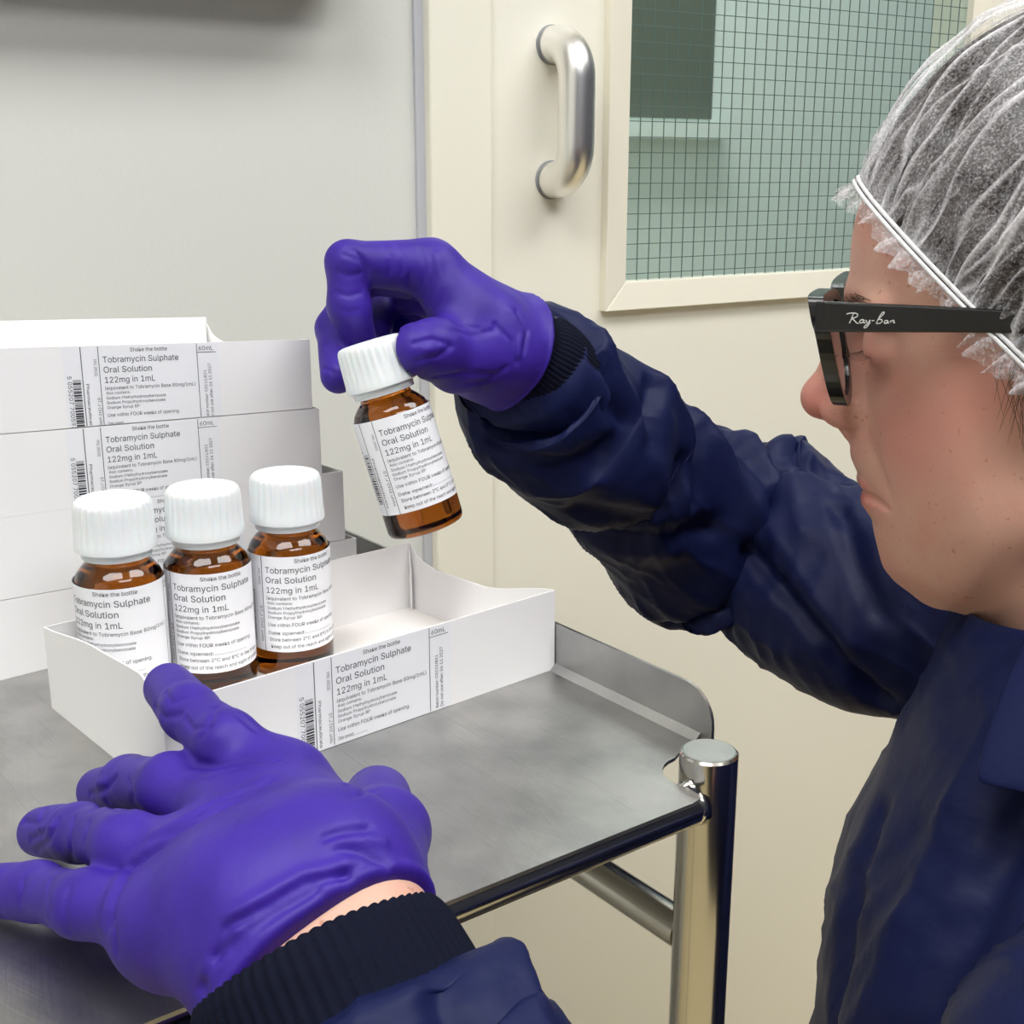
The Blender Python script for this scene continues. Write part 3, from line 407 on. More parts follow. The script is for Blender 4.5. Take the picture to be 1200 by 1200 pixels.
101: (404, [212,-8,161,-2,117,16,82,46,56,85,40,132,34,187,39,242,55,290,81,329,115,359,157,378,205,384,236,382,266,374,294,361,319,341,341,315,357,282,368,242,371,194,371,169,75,169,75,221,338,221,310,202,307,237,298,269,283,294,263,314,237,326,205,330,173,326,146,313,125,294,109,270,99,241,96,211,96,178,100,139,110,106,128,80,151,61,179,50,212,46,234,48,254,53,271,61,285,73,297,88,306,105,365,91,353,63,335,39,311,19,283,4,249,-5], [11,13,12,11,14,13,10,14,11,10,15,14,10,16,15,9,16,10,9,31,16,31,17,16,9,32,31,30,17,31,8,32,9,29,17,30,8,33,32,29,18,17,28,18,29,8,34,33,27,18,28,8,35,34,7,35,8,27,19,18,7,36,35,26,19,27,6,23,7,23,36,7,26,24,19,24,20,19,23,37,36,25,24,26,6,22,23,37,24,23,37,20,24,38,20,37,38,21,20,5,22,6,39,21,38,5,21,22,5,39,21,5,40,39,4,40,5,4,41,40,49,51,50,49,52,51,48,52,49,3,41,4,3,42,41,47,52,48,47,53,52,3,43,42,46,53,47,45,53,46,3,44,43,44,53,45,3,53,44,2,53,3,2,54,53,2,55,54,1,55,2,1,56,55,0,56,1]),
102: (254, [228,379,228,327,6,327,6,379,81,0,81,432,84,461,96,486,113,505,135,519,161,527,187,530,207,529,222,527,234,524,243,521,227,468,222,470,215,472,206,473,195,474,171,470,154,460,145,443,142,419,142,0], [10,12,11,10,13,12,9,13,10,9,14,13,9,15,14,9,16,15,8,17,9,17,16,9,7,19,8,19,18,8,18,17,8,6,20,7,20,19,7,6,21,20,6,22,21,5,22,6,5,23,22,5,24,23,4,24,5,4,25,24,2,0,3,2,1,0]),
103: (425, [207,-151,168,-148,134,-140,105,-127,82,-110,64,-91,51,-69,101,-41,110,-53,122,-66,136,-78,154,-88,178,-95,207,-97,249,-92,282,-75,304,-47,311,-6,311,68,306,68,298,56,287,41,272,28,252,16,227,8,195,5,152,10,113,27,80,53,55,90,39,136,34,191,39,246,55,293,80,332,112,361,152,378,196,384,228,382,253,373,273,360,288,346,299,331,308,319,313,319,313,379,372,379,372,-9,367,-54,350,-90,324,-117,291,-136,251,-147,205,59,237,63,264,75,285,95,300,121,309,154,312,193,309,231,300,264,285,291,264,312,237,325,205,330,172,325,145,312,124,290,109,262,99,229,96,193,99,155,109,123,124,96,145,76,172,63], [36,38,37,36,39,38,44,46,45,44,47,46,35,39,36,35,40,39,34,40,35,34,41,40,34,42,41,33,66,34,66,65,34,65,42,34,65,43,42,64,43,65,63,43,64,33,67,66,63,44,43,63,62,44,62,61,44,61,60,44,60,47,44,33,68,67,32,68,33,32,69,68,32,70,69,31,70,32,59,47,60,31,71,70,31,72,71,58,47,59,30,72,31,30,73,72,57,47,58,29,73,30,29,74,73,56,18,57,18,47,57,29,75,74,55,18,56,28,75,29,28,76,75,54,19,55,19,18,55,54,20,19,17,47,18,28,53,76,53,20,54,28,20,53,28,21,20,27,21,28,27,22,21,27,23,22,26,23,27,26,24,23,25,24,26,16,47,17,16,48,47,6,8,7,15,48,16,6,9,8,15,49,48,6,10,9,5,10,6,14,49,15,5,11,10,5,12,11,14,50,49,4,12,5,13,50,14,4,13,12,4,50,13,3,50,4,3,51,50,2,51,3,2,52,51,1,52,2,1,0,52]),
104: (410, [114,227,114,0,53,0,53,509,114,509,114,287,102,287,124,332,152,362,187,379,227,384,264,380,295,369,321,349,341,321,353,285,357,240,357,0,296,0,296,235,290,275,273,304,246,323,210,329,184,326,161,317,141,303,126,283,117,257], [2,4,3,2,6,4,6,5,4,9,11,10,9,12,11,8,12,9,8,13,12,7,13,8,7,23,13,23,14,13,6,25,7,25,24,7,24,23,7,22,14,23,21,14,22,21,15,14,6,26,25,20,15,21,6,27,26,2,28,6,28,27,6,20,16,15,19,16,20,2,0,28,19,17,16,18,17,19,2,1,0]),
105: (167, [84,443,67,446,54,455,44,468,41,483,44,499,54,512,67,521,84,524,100,521,114,512,123,499,126,483,123,468,114,455,100,446,53,0,53,379,114,379,114,0], [16,18,17,16,19,18,7,9,8,6,9,7,6,10,9,5,10,6,5,11,10,4,11,5,4,12,11,3,12,4,3,13,12,2,13,3,2,14,13,1,14,2,1,15,14,0,15,1]),
107: (381, [110,137,110,212,121,212,284,379,360,379,184,199,177,199,53,0,53,509,114,509,114,0,294,0,148,186,191,229,372,0], [7,9,8,7,1,9,1,10,9,2,4,3,2,13,4,13,5,4,2,12,13,5,14,13,7,0,1,10,2,1,10,12,2,0,5,6,0,14,5,10,11,12,7,14,0,10,14,7,11,14,10]),
108: (189, [139,-2,101,3,74,20,58,47,53,84,53,509,114,509,114,99,115,77,120,62,130,54,146,52,154,52,160,53,165,53,170,54,181,3,172,1,162,-1,151,-2], [4,6,5,4,7,6,4,8,7,3,8,4,3,9,8,3,10,9,3,11,10,14,16,15,13,16,14,12,16,13,11,16,12,3,16,11,2,16,3,1,16,2,0,16,1,0,17,16,0,18,17,0,19,18]),
109: (610, [53,0,53,379,112,379,112,295,108,295,118,323,132,346,151,363,172,376,195,384,219,386,257,380,287,361,309,331,321,295,312,295,322,321,337,343,357,361,381,375,407,383,437,386,468,383,497,372,522,354,541,328,553,296,557,255,557,0,496,0,496,254,490,289,473,313,447,326,419,330,395,328,374,320,358,307,345,290,338,270,335,247,335,0,274,0,274,260,269,288,253,311,229,326,199,330,178,328,158,320,140,307,126,289,117,266,114,238,114,0], [9,11,10,20,22,21,8,11,9,19,22,20,19,23,22,8,12,11,0,2,1,0,4,2,4,3,2,7,12,8,18,23,19,18,24,23,6,12,7,17,24,18,6,13,12,17,25,24,5,47,6,47,13,6,16,34,17,34,25,17,47,46,13,46,14,13,5,48,47,16,35,34,33,25,34,33,26,25,5,49,48,16,36,35,32,26,33,45,14,46,4,49,5,15,36,16,4,50,49,15,37,36,31,26,32,44,15,45,15,14,45,4,51,50,15,38,37,31,27,26,0,52,4,52,51,4,44,38,15,44,39,38,30,27,31,43,39,44,43,40,39,0,53,52,42,40,43,30,28,27,29,28,30,42,41,40,0,54,53]),
110: (410, [114,227,114,0,53,0,53,379,112,379,112,287,102,287,124,332,152,362,187,379,227,384,264,380,295,369,321,349,341,321,353,285,357,240,357,0,296,0,296,235,290,275,273,304,246,323,210,329,184,326,161,317,141,303,126,283,117,257], [9,11,10,9,12,11,2,4,3,2,6,4,6,5,4,8,12,9,8,13,12,7,13,8,7,23,13,23,14,13,6,25,7,25,24,7,24,23,7,22,14,23,21,14,22,21,15,14,6,26,25,20,15,21,6,27,26,2,28,6,28,27,6,20,16,15,19,16,20,2,0,28,19,17,16,18,17,19,2,1,0]),
111: (415, [207,-8,159,-2,117,16,82,46,56,85,40,133,34,187,40,243,56,291,82,330,117,360,159,378,207,384,256,378,299,360,333,330,359,291,376,243,381,187,376,133,359,85,333,46,299,16,256,-2,207,46,242,51,270,66,292,89,307,117,316,151,319,187,316,224,307,258,292,287,270,310,242,325,207,330,173,325,145,310,124,287,108,258,99,224,96,187,99,151,108,117,124,89,145,66,173,51], [11,13,12,10,13,11,10,14,13,9,14,10,9,15,14,8,37,9,37,36,9,36,15,9,36,35,15,35,16,15,8,38,37,34,16,35,8,39,38,33,16,34,7,39,8,33,17,16,7,40,39,32,17,33,7,41,40,31,17,32,6,41,7,31,18,17,6,42,41,30,18,31,5,42,6,5,43,42,29,18,30,29,19,18,5,44,43,28,19,29,4,44,5,28,20,19,4,45,44,27,20,28,4,46,45,26,20,27,3,46,4,26,21,20,3,47,46,25,21,26,3,24,47,24,21,25,3,21,24,3,22,21,2,22,3,1,22,2,1,23,22,0,23,1]),
112: (424, [53,-143,53,379,112,379,112,319,118,319,126,331,137,346,152,360,171,373,197,381,229,384,274,378,313,361,345,332,370,293,385,245,390,189,385,133,370,84,346,45,313,16,274,-2,229,-8,198,-5,173,4,153,17,138,31,127,46,118,59,114,59,114,-143,220,47,253,51,279,66,301,88,316,117,325,151,328,189,325,227,316,261,301,290,280,311,253,325,220,330,188,325,161,312,140,291,125,263,116,229,113,189,116,150,125,115,140,86,162,65,188,51], [9,11,10,8,11,9,0,2,1,0,3,2,8,12,11,7,12,8,7,13,12,6,13,7,5,13,6,5,43,13,43,42,13,42,14,13,4,43,5,4,44,43,4,45,44,41,14,42,0,4,3,0,48,4,48,47,4,47,46,4,46,45,4,40,14,41,40,15,14,39,15,40,38,15,39,38,16,15,0,49,48,37,16,38,0,50,49,36,16,37,36,17,16,35,17,36,0,51,50,35,18,17,34,18,35,0,29,51,29,52,51,33,18,34,29,53,52,33,19,18,32,19,33,29,28,53,28,54,53,0,30,29,27,54,28,31,19,32,27,31,54,27,19,31,26,19,27,26,20,19,25,20,26,24,20,25,24,21,20,23,21,24,23,22,21]),
113: (424, [372,-143,311,-143,311,59,306,59,298,46,287,31,272,17,252,4,227,-5,195,-8,151,-2,111,16,79,45,55,84,39,133,34,189,39,245,55,293,79,332,112,361,151,378,196,384,228,381,253,373,272,360,287,346,298,331,307,319,313,319,313,379,372,379,205,47,236,51,263,65,284,86,299,115,309,150,312,189,309,229,300,263,284,291,263,312,237,325,205,330,172,325,145,311,124,290,108,261,99,227,96,189,99,151,109,117,124,88,145,66,172,51], [20,22,21,20,23,22,28,30,29,28,0,30,19,23,20,19,24,23,18,24,19,18,25,24,18,26,25,17,44,18,44,43,18,43,26,18,43,27,26,42,27,43,41,27,42,17,45,44,41,28,27,41,40,28,40,39,28,39,38,28,38,0,28,17,46,45,16,46,17,16,47,46,16,48,47,15,48,16,37,0,38,15,49,48,15,50,49,36,0,37,14,50,15,14,51,50,35,0,36,13,51,14,13,52,51,34,2,35,2,0,35,13,53,52,33,2,34,12,53,13,12,54,53,32,3,33,3,2,33,32,4,3,1,0,2,12,31,54,31,4,32,12,4,31,12,5,4,11,5,12,11,6,5,11,7,6,10,7,11,10,8,7,9,8,10]),
114: (259, [53,0,53,379,112,379,112,321,115,321,130,347,152,367,181,380,213,385,221,385,229,384,237,384,243,384,243,322,239,323,230,324,219,325,207,326,182,323,159,315,140,301,126,284,117,262,114,237,114,0], [7,9,8,7,10,9,7,11,10,7,12,11,7,13,12,6,13,7,0,2,1,0,3,2,5,13,6,4,17,5,17,16,5,16,15,5,15,14,5,14,13,5,4,18,17,4,19,18,0,4,3,0,22,4,22,21,4,21,20,4,20,19,4,0,23,22,0,24,23]),
115: (365, [182,-8,145,-5,112,3,84,18,62,38,45,63,36,94,94,107,105,79,124,60,150,49,181,45,217,50,244,62,262,81,268,103,265,121,254,136,237,147,212,155,149,170,104,186,72,208,53,237,47,274,51,305,65,332,87,354,115,370,149,381,187,384,223,381,254,372,279,358,299,339,314,316,324,290,268,277,258,298,243,316,219,328,187,333,156,329,131,317,114,299,109,277,112,258,124,243,144,232,172,223,229,209,275,194,306,171,325,142,331,107,326,75,312,47,290,24,260,6,223,-5], [29,31,30,29,32,31,28,32,29,28,33,32,27,33,28,27,34,33,26,34,27,26,41,34,41,35,34,26,42,41,40,35,41,25,42,26,25,43,42,39,35,40,25,44,43,39,36,35,38,36,39,24,44,25,24,45,44,37,36,38,24,46,45,23,46,24,23,47,46,23,48,47,22,48,23,22,49,48,22,50,49,22,51,50,21,51,22,21,52,51,20,52,21,20,53,52,19,53,20,18,53,19,17,53,18,17,54,53,16,54,17,15,54,16,6,8,7,15,55,54,14,55,15,5,8,6,13,55,14,5,9,8,13,56,55,4,9,5,12,56,13,4,10,9,11,56,12,4,11,10,11,57,56,4,57,11,3,57,4,3,58,57,2,58,3,2,59,58,1,59,2,1,0,59]),
116: (227, [204,379,204,327,6,327,6,379,65,471,126,471,126,98,128,76,136,61,150,53,170,50,177,50,185,51,194,52,202,54,213,2,203,-1,192,-3,180,-4,168,-4,125,2,92,21,72,52,65,93], [23,5,4,23,6,5,2,0,3,2,1,0,23,7,6,22,7,23,22,8,7,22,9,8,13,15,14,22,10,9,12,15,13,21,10,22,11,15,12,10,15,11,21,15,10,20,15,21,19,15,20,19,16,15,19,17,16,19,18,17]),
117: (410, [182,-5,146,-1,115,11,89,31,69,59,57,95,53,139,53,379,114,379,114,144,119,105,137,75,164,56,200,50,226,53,249,62,268,77,283,97,293,122,296,153,296,379,357,379,357,0,298,0,298,92,307,92,286,47,257,17,222,0], [6,8,7,6,9,8,19,21,20,19,22,21,18,22,19,6,10,9,5,10,6,17,25,18,25,22,18,5,11,10,16,24,17,24,25,17,4,11,5,16,26,24,26,23,24,26,22,25,15,26,16,4,12,11,14,26,15,3,12,4,3,13,12,13,26,14,3,26,13,3,27,26,23,22,26,2,27,3,2,28,27,1,28,2,1,0,28]),
118: (389, [163,0,17,379,84,379,165,155,177,121,187,87,196,53,206,21,184,21,194,53,203,87,213,121,224,155,305,379,371,379,226,0], [0,2,1,0,3,2,12,14,13,12,15,14,0,4,3,11,15,12,0,5,4,10,15,11,0,9,5,9,6,5,9,6,10,6,15,10,0,8,9,7,15,6,0,7,8,0,15,7]),
119: (567, [138,0,23,379,87,379,133,214,143,177,154,137,165,91,175,41,165,41,175,90,186,135,196,176,206,214,252,379,316,379,362,214,371,176,382,136,392,91,402,41,391,41,402,90,413,135,423,176,434,214,480,379,545,379,429,0,368,0,319,172,312,198,305,225,297,252,291,280,284,309,277,338,291,338,277,280,270,252,263,225,255,198,248,172,199,0], [0,2,1,0,3,2,12,35,13,35,14,13,35,36,14,36,15,14,24,26,25,24,27,26,12,34,35,34,15,36,12,37,34,37,33,34,12,38,37,12,39,38,12,40,39,0,4,3,11,40,12,23,27,24,11,41,40,0,5,4,22,27,23,10,41,11,10,42,41,0,6,5,21,27,22,9,42,10,0,8,6,8,7,6,20,19,21,8,42,9,0,42,8]),
120: (379, [21,0,171,218,171,171,29,379,100,379,147,306,164,279,179,253,193,229,207,206,175,206,190,229,202,253,216,279,233,306,282,379,352,379,209,169,209,214,358,0,287,0,231,85,214,112,200,136,187,159,173,182,205,182,191,159,178,136,165,112,148,85,91,0], [2,4,3,2,5,4,14,16,15,14,17,16,2,6,5,13,17,14,2,1,6,1,7,6,12,18,13,18,17,13,1,11,7,11,8,7,11,8,12,8,18,12,1,10,11,9,18,8,0,10,1,9,19,18,0,25,10,25,9,10,25,26,9,26,19,9,0,24,25,27,19,26,0,28,24,28,23,24,28,23,27,23,19,27,0,29,28,22,19,23,0,30,29,21,19,22,0,31,30,20,19,21]),
121: (389, [47,-139,61,-86,71,-87,88,-90,104,-89,118,-84,130,-74,141,-58,151,-36,163,-1,17,379,84,379,165,155,177,121,187,87,196,53,206,21,184,21,193,53,202,87,212,121,224,155,305,379,371,379,204,-58,191,-85,177,-107,159,-124,139,-136,117,-143,91,-145,77,-145,65,-143,54,-141], [9,11,10,9,12,11,21,23,22,21,24,23,9,13,12,20,24,21,19,16,20,16,24,20,9,14,13,18,15,19,15,16,19,9,18,14,18,15,14,9,17,18,9,16,17,9,24,16,8,24,9,7,24,8,7,25,24,6,25,7,5,25,6,4,25,5,4,26,25,0,2,1,0,3,2,3,26,4,0,26,3,0,27,26,0,28,27,0,29,28,33,29,0,32,29,33,32,30,29,31,30,32]),
122: (380, [42,0,42,46,254,320,254,323,48,323,48,379,333,379,333,331,126,60,126,56,339,56,339,0], [4,6,5,4,7,6,4,3,7,3,2,7,2,8,7,1,8,2,1,9,8,1,10,9,1,11,10,0,11,1]),
176: (316, [158,283,128,287,101,298,77,316,59,340,47,367,43,397,47,428,59,455,77,479,101,497,128,509,158,513,188,509,216,497,239,479,257,455,269,428,273,397,269,367,257,340,239,316,216,298,188,287,158,334,175,336,190,343,203,353,213,366,220,381,222,397,220,414,213,430,203,443,190,453,175,459,158,462,141,459,126,453,113,443,103,430,97,414,95,397,97,381,103,366,113,353,126,343,141,336], [11,13,12,10,13,11,10,14,13,9,14,10,9,15,14,8,15,9,8,36,15,36,16,15,8,37,36,35,16,36,8,38,37,34,16,35,7,38,8,34,17,16,7,39,38,33,17,34,7,40,39,32,17,33,7,41,40,31,17,32,6,41,7,31,18,17,6,42,41,30,18,31,5,42,6,5,43,42,29,18,30,29,19,18,5,44,43,28,19,29,4,44,5,28,20,19,4,45,44,27,20,28,4,46,45,26,20,27,4,47,46,25,20,26,3,47,4,25,21,20,3,24,47,24,21,25,3,21,24,2,21,3,2,22,21,1,22,2,1,23,22,0,23,1]),
}
def bowl(adv, hgt, y0, wid, st=62, n=10):     # stem with a round bowl (the letters D and P)
    O = [(57, y0)]; I = [(57+st, y0+st*.85)]; cy = (y0+hgt)/2; ry = (hgt-y0)/2; x0 = wid-ry
    x0 = max(x0, 140)
    for k in range(n+1):
        a = -math.pi/2+math.pi*k/n; O.append((x0+(wid-x0)*math.cos(a), cy+ry*math.sin(a))); I.append((x0+(wid-x0-st)*math.cos(a), cy+(ry-st*.85)*math.sin(a)))
    O.append((57, hgt)); I.append((57+st, hgt-st*.85)); P_ = []; T2 = []; m_ = len(O)
    for p in O+I: P_ += list(p)
    for k in range(m_-1): T2 += [k, k+1, m_+k+1, k, m_+k+1, m_+k]
    T2 += [m_-1, 0, m_, m_-1, m_, 2*m_-1]
    if y0 > 0:
        b_ = 2*m_; P_ += [57, 0, 57+st, 0, 57+st, y0+st, 57, y0+st]; T2 += [b_, b_+1, b_+2, b_, b_+2, b_+3]
    return (adv, P_, T2)
GLYPHS[68] = bowl(502, 509, 0, 455); GLYPHS[80] = bowl(450, 509, 190, 400)
def text2d(s):
    V = []; F = []; x = 0
    for ch in s:
        if ch == ' ': x += .20; continue
        adv, P_, T_ = GLYPHS[ord(ch)]; b_ = len(V)
        V += [(x+P_[i]/1000, P_[i+1]/1000) for i in range(0, len(P_), 2)]
        F += [tuple(b_+q for q in T_[i:i+3]) for i in range(0, len(T_), 3)]; x += adv/1000
    return np.array(V), F
class Print:
    def __init__(s): s.V = []; s.F = []
    def add(s, V, F):
        b = len(s.V); s.V += [tuple(v) for v in V]; s.F += [tuple(b+i for i in f) for f in F]
    def text(s, t, x, y, w, h, rot=0):
        """t fitted in a width w with cap height h, baseline start at x, y (mm, y up)"""
        V, F = text2d(t); V = V.copy(); V[:, 0] -= V[:, 0].min()
        V[:, 0] *= w/max(V[:, 0].max(), 1e-6); V[:, 1] *= h/.509
        c, sn = math.cos(rot), math.sin(rot)
        s.add([(x+a*c-b*sn, y+a*sn+b*c) for a, b in V], F)
    def rect(s, x0, y0, x1, y1, n=1):
        for i in range(n):
            a, b = x0+(x1-x0)*i/n, x0+(x1-x0)*(i+1)/n
            s.add([(a, y0), (b, y0), (b, y1), (a, y1)], [(0, 1, 2, 3)])
LW, LH = 76., 44.7
def label_print(cut):
    """cut: lowest y printed, as the carton label folds under the box"""
    p = Print(); yb = max(-LH, cut); q = p
    p.rect(8.1, yb, 8.45, -.2); p.rect(16.2, yb, 16.5, -.2); p.rect(64.6, yb, 64.9, -.2); p.rect(64.9, -4.5, 74.6, -4.25, 6)
    p.text('60mL', 65.8, -3.4, 7.4, 2.0)
    p.text('Shake the bottle', 31.5, -2.9, 18.2, 1.75)
    p.text('Tobramycin Sulphate', 18.3, -7.6, 36.8, 2.75)
    p.text('Oral Solution', 18.3, -12.2, 23.2, 2.75)
    p.text('122mg in 1mL', 18.5, -16.9, 24.2, 2.7)
    p.text('(equivalent to Tobramycin Base 80mg/1mL)', 18.3, -20.1, 44.5, 1.6)
    q.text('Also contains:', 18.5, -22.2, 11.5, 1.3); q.text('Sodium Methylhydroxybenzoate', 18.5, -24.5, 29, 1.3)
    q.text('Sodium Propylhydroxybenzoate', 18.5, -26.7, 28.5, 1.3); q.text('Orange Syrup BP', 18.5, -28.9, 15.5, 1.3)
    p.text('Use within FOUR weeks of opening.', 18.4, -32.6, 35.5, 1.65)
    p.text('Date opened:.....................', 18.4, -36.4, 32 if cut < -40 else 14, 1.55)
    if cut < -40:
        p.text('Store between 2\u00b0C and 8\u00b0C in the fridge', 18.8, -39.5, 40, 1.6)
        p.text('Keep out of the reach and sight of children', 19.4, -42.8, 42, 1.6)
    # bar code, turned a quarter
    y = -15.; random.seed(3)
    while y > max(-39.5, cut+.5):
        wdt = random.choice([.25, .25, .5, .75]); p.rect(3.6, y-wdt, 7.3, y); y -= wdt + random.choice([.25, .3, .5])
    q.text('5 055207 700593', 1.3, -13.2, 24 if cut < -37.5 else 23, 1.9, -math.pi/2)
    q.text('M51 (0523)', 14.0, -6, 7.5, 1.3, -math.pi/2)
    e = 38 if cut > -40 else 42
    q.text('Pharmaceuticals', 9.6, -17, e-18, 1.4, -math.pi/2)
    q.text('ST.J CH2 units', 14.3, -23.5, e-25, 1.4, -math.pi/2)
    q.text('Batch number: C0111/821', 69.0, -(e-1), 24, 1.4, math.pi/2)
    q.text('Do not use after: 26 11 2027', 71.6, -(e-1), 27, 1.5, math.pi/2)
    return p
PB, PC = label_print(-50), label_print(-37.6)

# ------------------------------------------------------------------ cartons (open trays of folded card)
CL, CW = .1915, .1105
def carton(name, hb, ht, lab, label, L_=CL, W_=CW, group=None, bottom=True, lift=None, bright=None):
    """local: x along the front, y inward; ht = heights of the corners FL, FR, BR, BL and end profiles"""
    e = empty(name); tag(e, label, 'box', group)
    FL, FR, BR, BL, pl, pr_ = ht; th = .0007
    lz = lift or (lambda x: 0)
    def wallp(nm, a, b, prof, m, inward):
        n = len(prof); V = []
        for off in (0, th):
            for s, z in prof:
                x = a[0]+(b[0]-a[0])*s + inward[0]*off; y = a[1]+(b[1]-a[1])*s + inward[1]*off
                V.append((x, y, lz(x)))
            for s, z in prof:
                x = a[0]+(b[0]-a[0])*s + inward[0]*off; y = a[1]+(b[1]-a[1])*s + inward[1]*off
                V.append((x, y, z+lz(x)))
        F = []
        m2 = 2*n
        for i in range(n-1):
            F += [(i, i+1, n+i+1, n+i), (m2+i+1, m2+i, m2+n+i, m2+n+i+1), (n+i, n+i+1, m2+n+i+1, m2+n+i), (i+1, i, m2+i, m2+i+1)]
        F += [(0, n, m2+n, m2), (n-1, m2+n-1, m2+2*n-1, 2*n-1)]
        return mk(nm, V, F, m, e)
    N_ = 12
    lin = lambda h0, h1: [(i/N_, h0+(h1-h0)*i/N_) for i in range(N_+1)]
    wallp('front_panel', (0, 0), (L_, 0), lin(FL, FR), M['paper'], (0, 1))
    wallp('back_panel', (L_, W_), (0, W_), lin(BR, BL), M['paper'], (0, -1))
    wallp('end_panel', (0, W_-th), (0, th), pl, M['paper'], (1, 0))
    wallp('end_panel', (L_, th), (L_, W_-th), pr_, M['paper'], (-1, 0))
    f = MB(); 
    for i in range(N_):
        x0, x1 = L_*i/N_, L_*(i+1)/N_
        f.add([(x0, th, lz(x0)+.0002), (x1, th, lz(x1)+.0002), (x1, W_-th, lz(x1)+.0002), (x0, W_-th, lz(x0)+.0002),
               (x0, th, lz(x0)+.0009), (x1, th, lz(x1)+.0009), (x1, W_-th, lz(x1)+.0009), (x0, W_-th, lz(x0)+.0009)], [(0,3,2,1),(4,5,6,7)])
    f.build('base', M['paper_in'], e)
    # folded corner flaps glued inside the back panel
    for xx, sg in ((L_, -1), (0, 1)):
        hz = (BR if xx else BL)
        V = [(xx+sg*.0009, W_-.0009, .001+lz(xx)), (xx+sg*.0035, W_-.006, .001+lz(xx)), (xx+sg*.0035, W_-.006, hz*.62+lz(xx)), (xx+sg*.0009, W_-.0009, hz-.0005+lz(xx)),
             (xx+sg*.0015, W_-.0009, .001+lz(xx)), (xx+sg*.0041, W_-.0057, .001+lz(xx)), (xx+sg*.0041, W_-.0057, hz*.62+lz(xx)), (xx+sg*.0015, W_-.0009, hz-.0005+lz(xx))]
        mk('corner_fold', V, [(0,1,2,3),(7,6,5,4),(0,4,5,1),(1,5,6,2),(2,6,7,3),(3,7,4,0)], M['paper'], e)
    if lab is not None:
        x0 = lab; h0 = min(FL, FR)
        top_ = lambda x: FL+(FR-FL)*x/L_ + lz(x)
        sc = lambda x: (FL+(FR-FL)*x/L_)/.038
        mp = lambda u, v, o: (x0+u/1000, -o, top_(x0+u/1000) - .0002 + v/1000)
        V = []; n = 20
        for i in range(n+1):
            u = LW*i/n; x = x0+u/1000; V += [(x, -.00012, lz(x)+.0002), (x, -.00012, top_(x)-.0002)]
        lo = mk('label', V, [(2*i, 2*i+2, 2*i+3, 2*i+1) for i in range(n)], M['label'], e)
        lo['label'] = 'printed white medicine label'
        for pr, m in ((PC, M['ink']),):
            V = [mp(u, v, .0002) for u, v in pr.V]
            for i, (x, y, z) in enumerate(V): 
                if z < lz(x)+.0003: V[i] = (x, y, lz(x)+.0003)
            pr_o = mk('print', V, pr.F, m, lo); pr_o['kind'] = 'stuff'
    return e
# tray on the trolley
def wave(pts, n=20):
    xs = [p[0] for p in pts]; ys = [p[1] for p in pts]; out = []
    for i in range(n+1):
        s = i/n; k = max(j for j in range(len(xs)) if xs[j] <= s+1e-9); k = min(k, len(xs)-2)
        t = (s-xs[k])/(xs[k+1]-xs[k]); t2 = t*t*(3-2*t)*.5 + t*.5
        out.append((s, ys[k]+(ys[k+1]-ys[k])*t2))
    return out
wl = wave([(0, .037), (.45, .0435), (.85, .0455), (1, .0385)])
wr = wave([(0, .0385), (.45, .0275), (.80, .0265), (.93, .029), (1, .036)])
t1 = carton('carton_tray', 0, (.0385, .0385, .036, .037, wl, wr), .0546, 'open white carton tray holding three bottles, gloved finger on its corner')
def place2(e, x, y, az, z): e.location = (x, y, z); e.rotation_euler = (0, 0, R(90-az))
place2(t1, -.1245, .4060, 48.8, TZ+.0001)
# stack of cartons
zl = [0, .038, .076, .114, .152]; zr = [0, .0300, .0685, .1040, .1400]; sh = [.194, .187, .174, .170]
dirx, diry = math.sin(R(49)), math.cos(R(49))
SL = .197
wl0 = wave([(0, .037), (.1, .030), (.5, .028), (.85, .028), (1, .0375)])
names = ['bottom carton of the stack against the wall, mostly hidden by the bottles', 'third carton from the top of the white stack, label mostly hidden behind caps',
         'second carton from the top of the white stack, labelled, directly under the open one', 'topmost open carton of the white stack with its label in full view']
for i in range(4):
    s0 = sh[i]-SL
    f_l, f_r = zl[i+1]-zl[i]-.0006, zr[i+1]-zr[i]-.0006
    dz = zr[i]-zl[i]
    k = f_l/.038; kr = f_r/.038
    prr = [(s, z*kr) for s, z in wr] if i == 3 else wave([(0, f_r), (.5, f_r), (1, f_r)])
    pll = wave([(0, f_l), (.5, f_l), (1, f_l)])
    bk = .0385 if i == 3 else f_l
    c = carton('carton_tray', 0, (f_l, f_r, bk*(.97 if i == 3 else kr/k), bk, pll, prr), {3: .0425-s0, 2: .0405-s0, 1: .050-s0}.get(i),
               names[i], SL, CW, 'white medicine cartons', lift=lambda x, dz=dz: dz*min(max(x/SL, 0), 1))
    place2(c, -.2313+dirx*s0, .5186+diry*s0, 49, TZ+zl[i]+.0001)

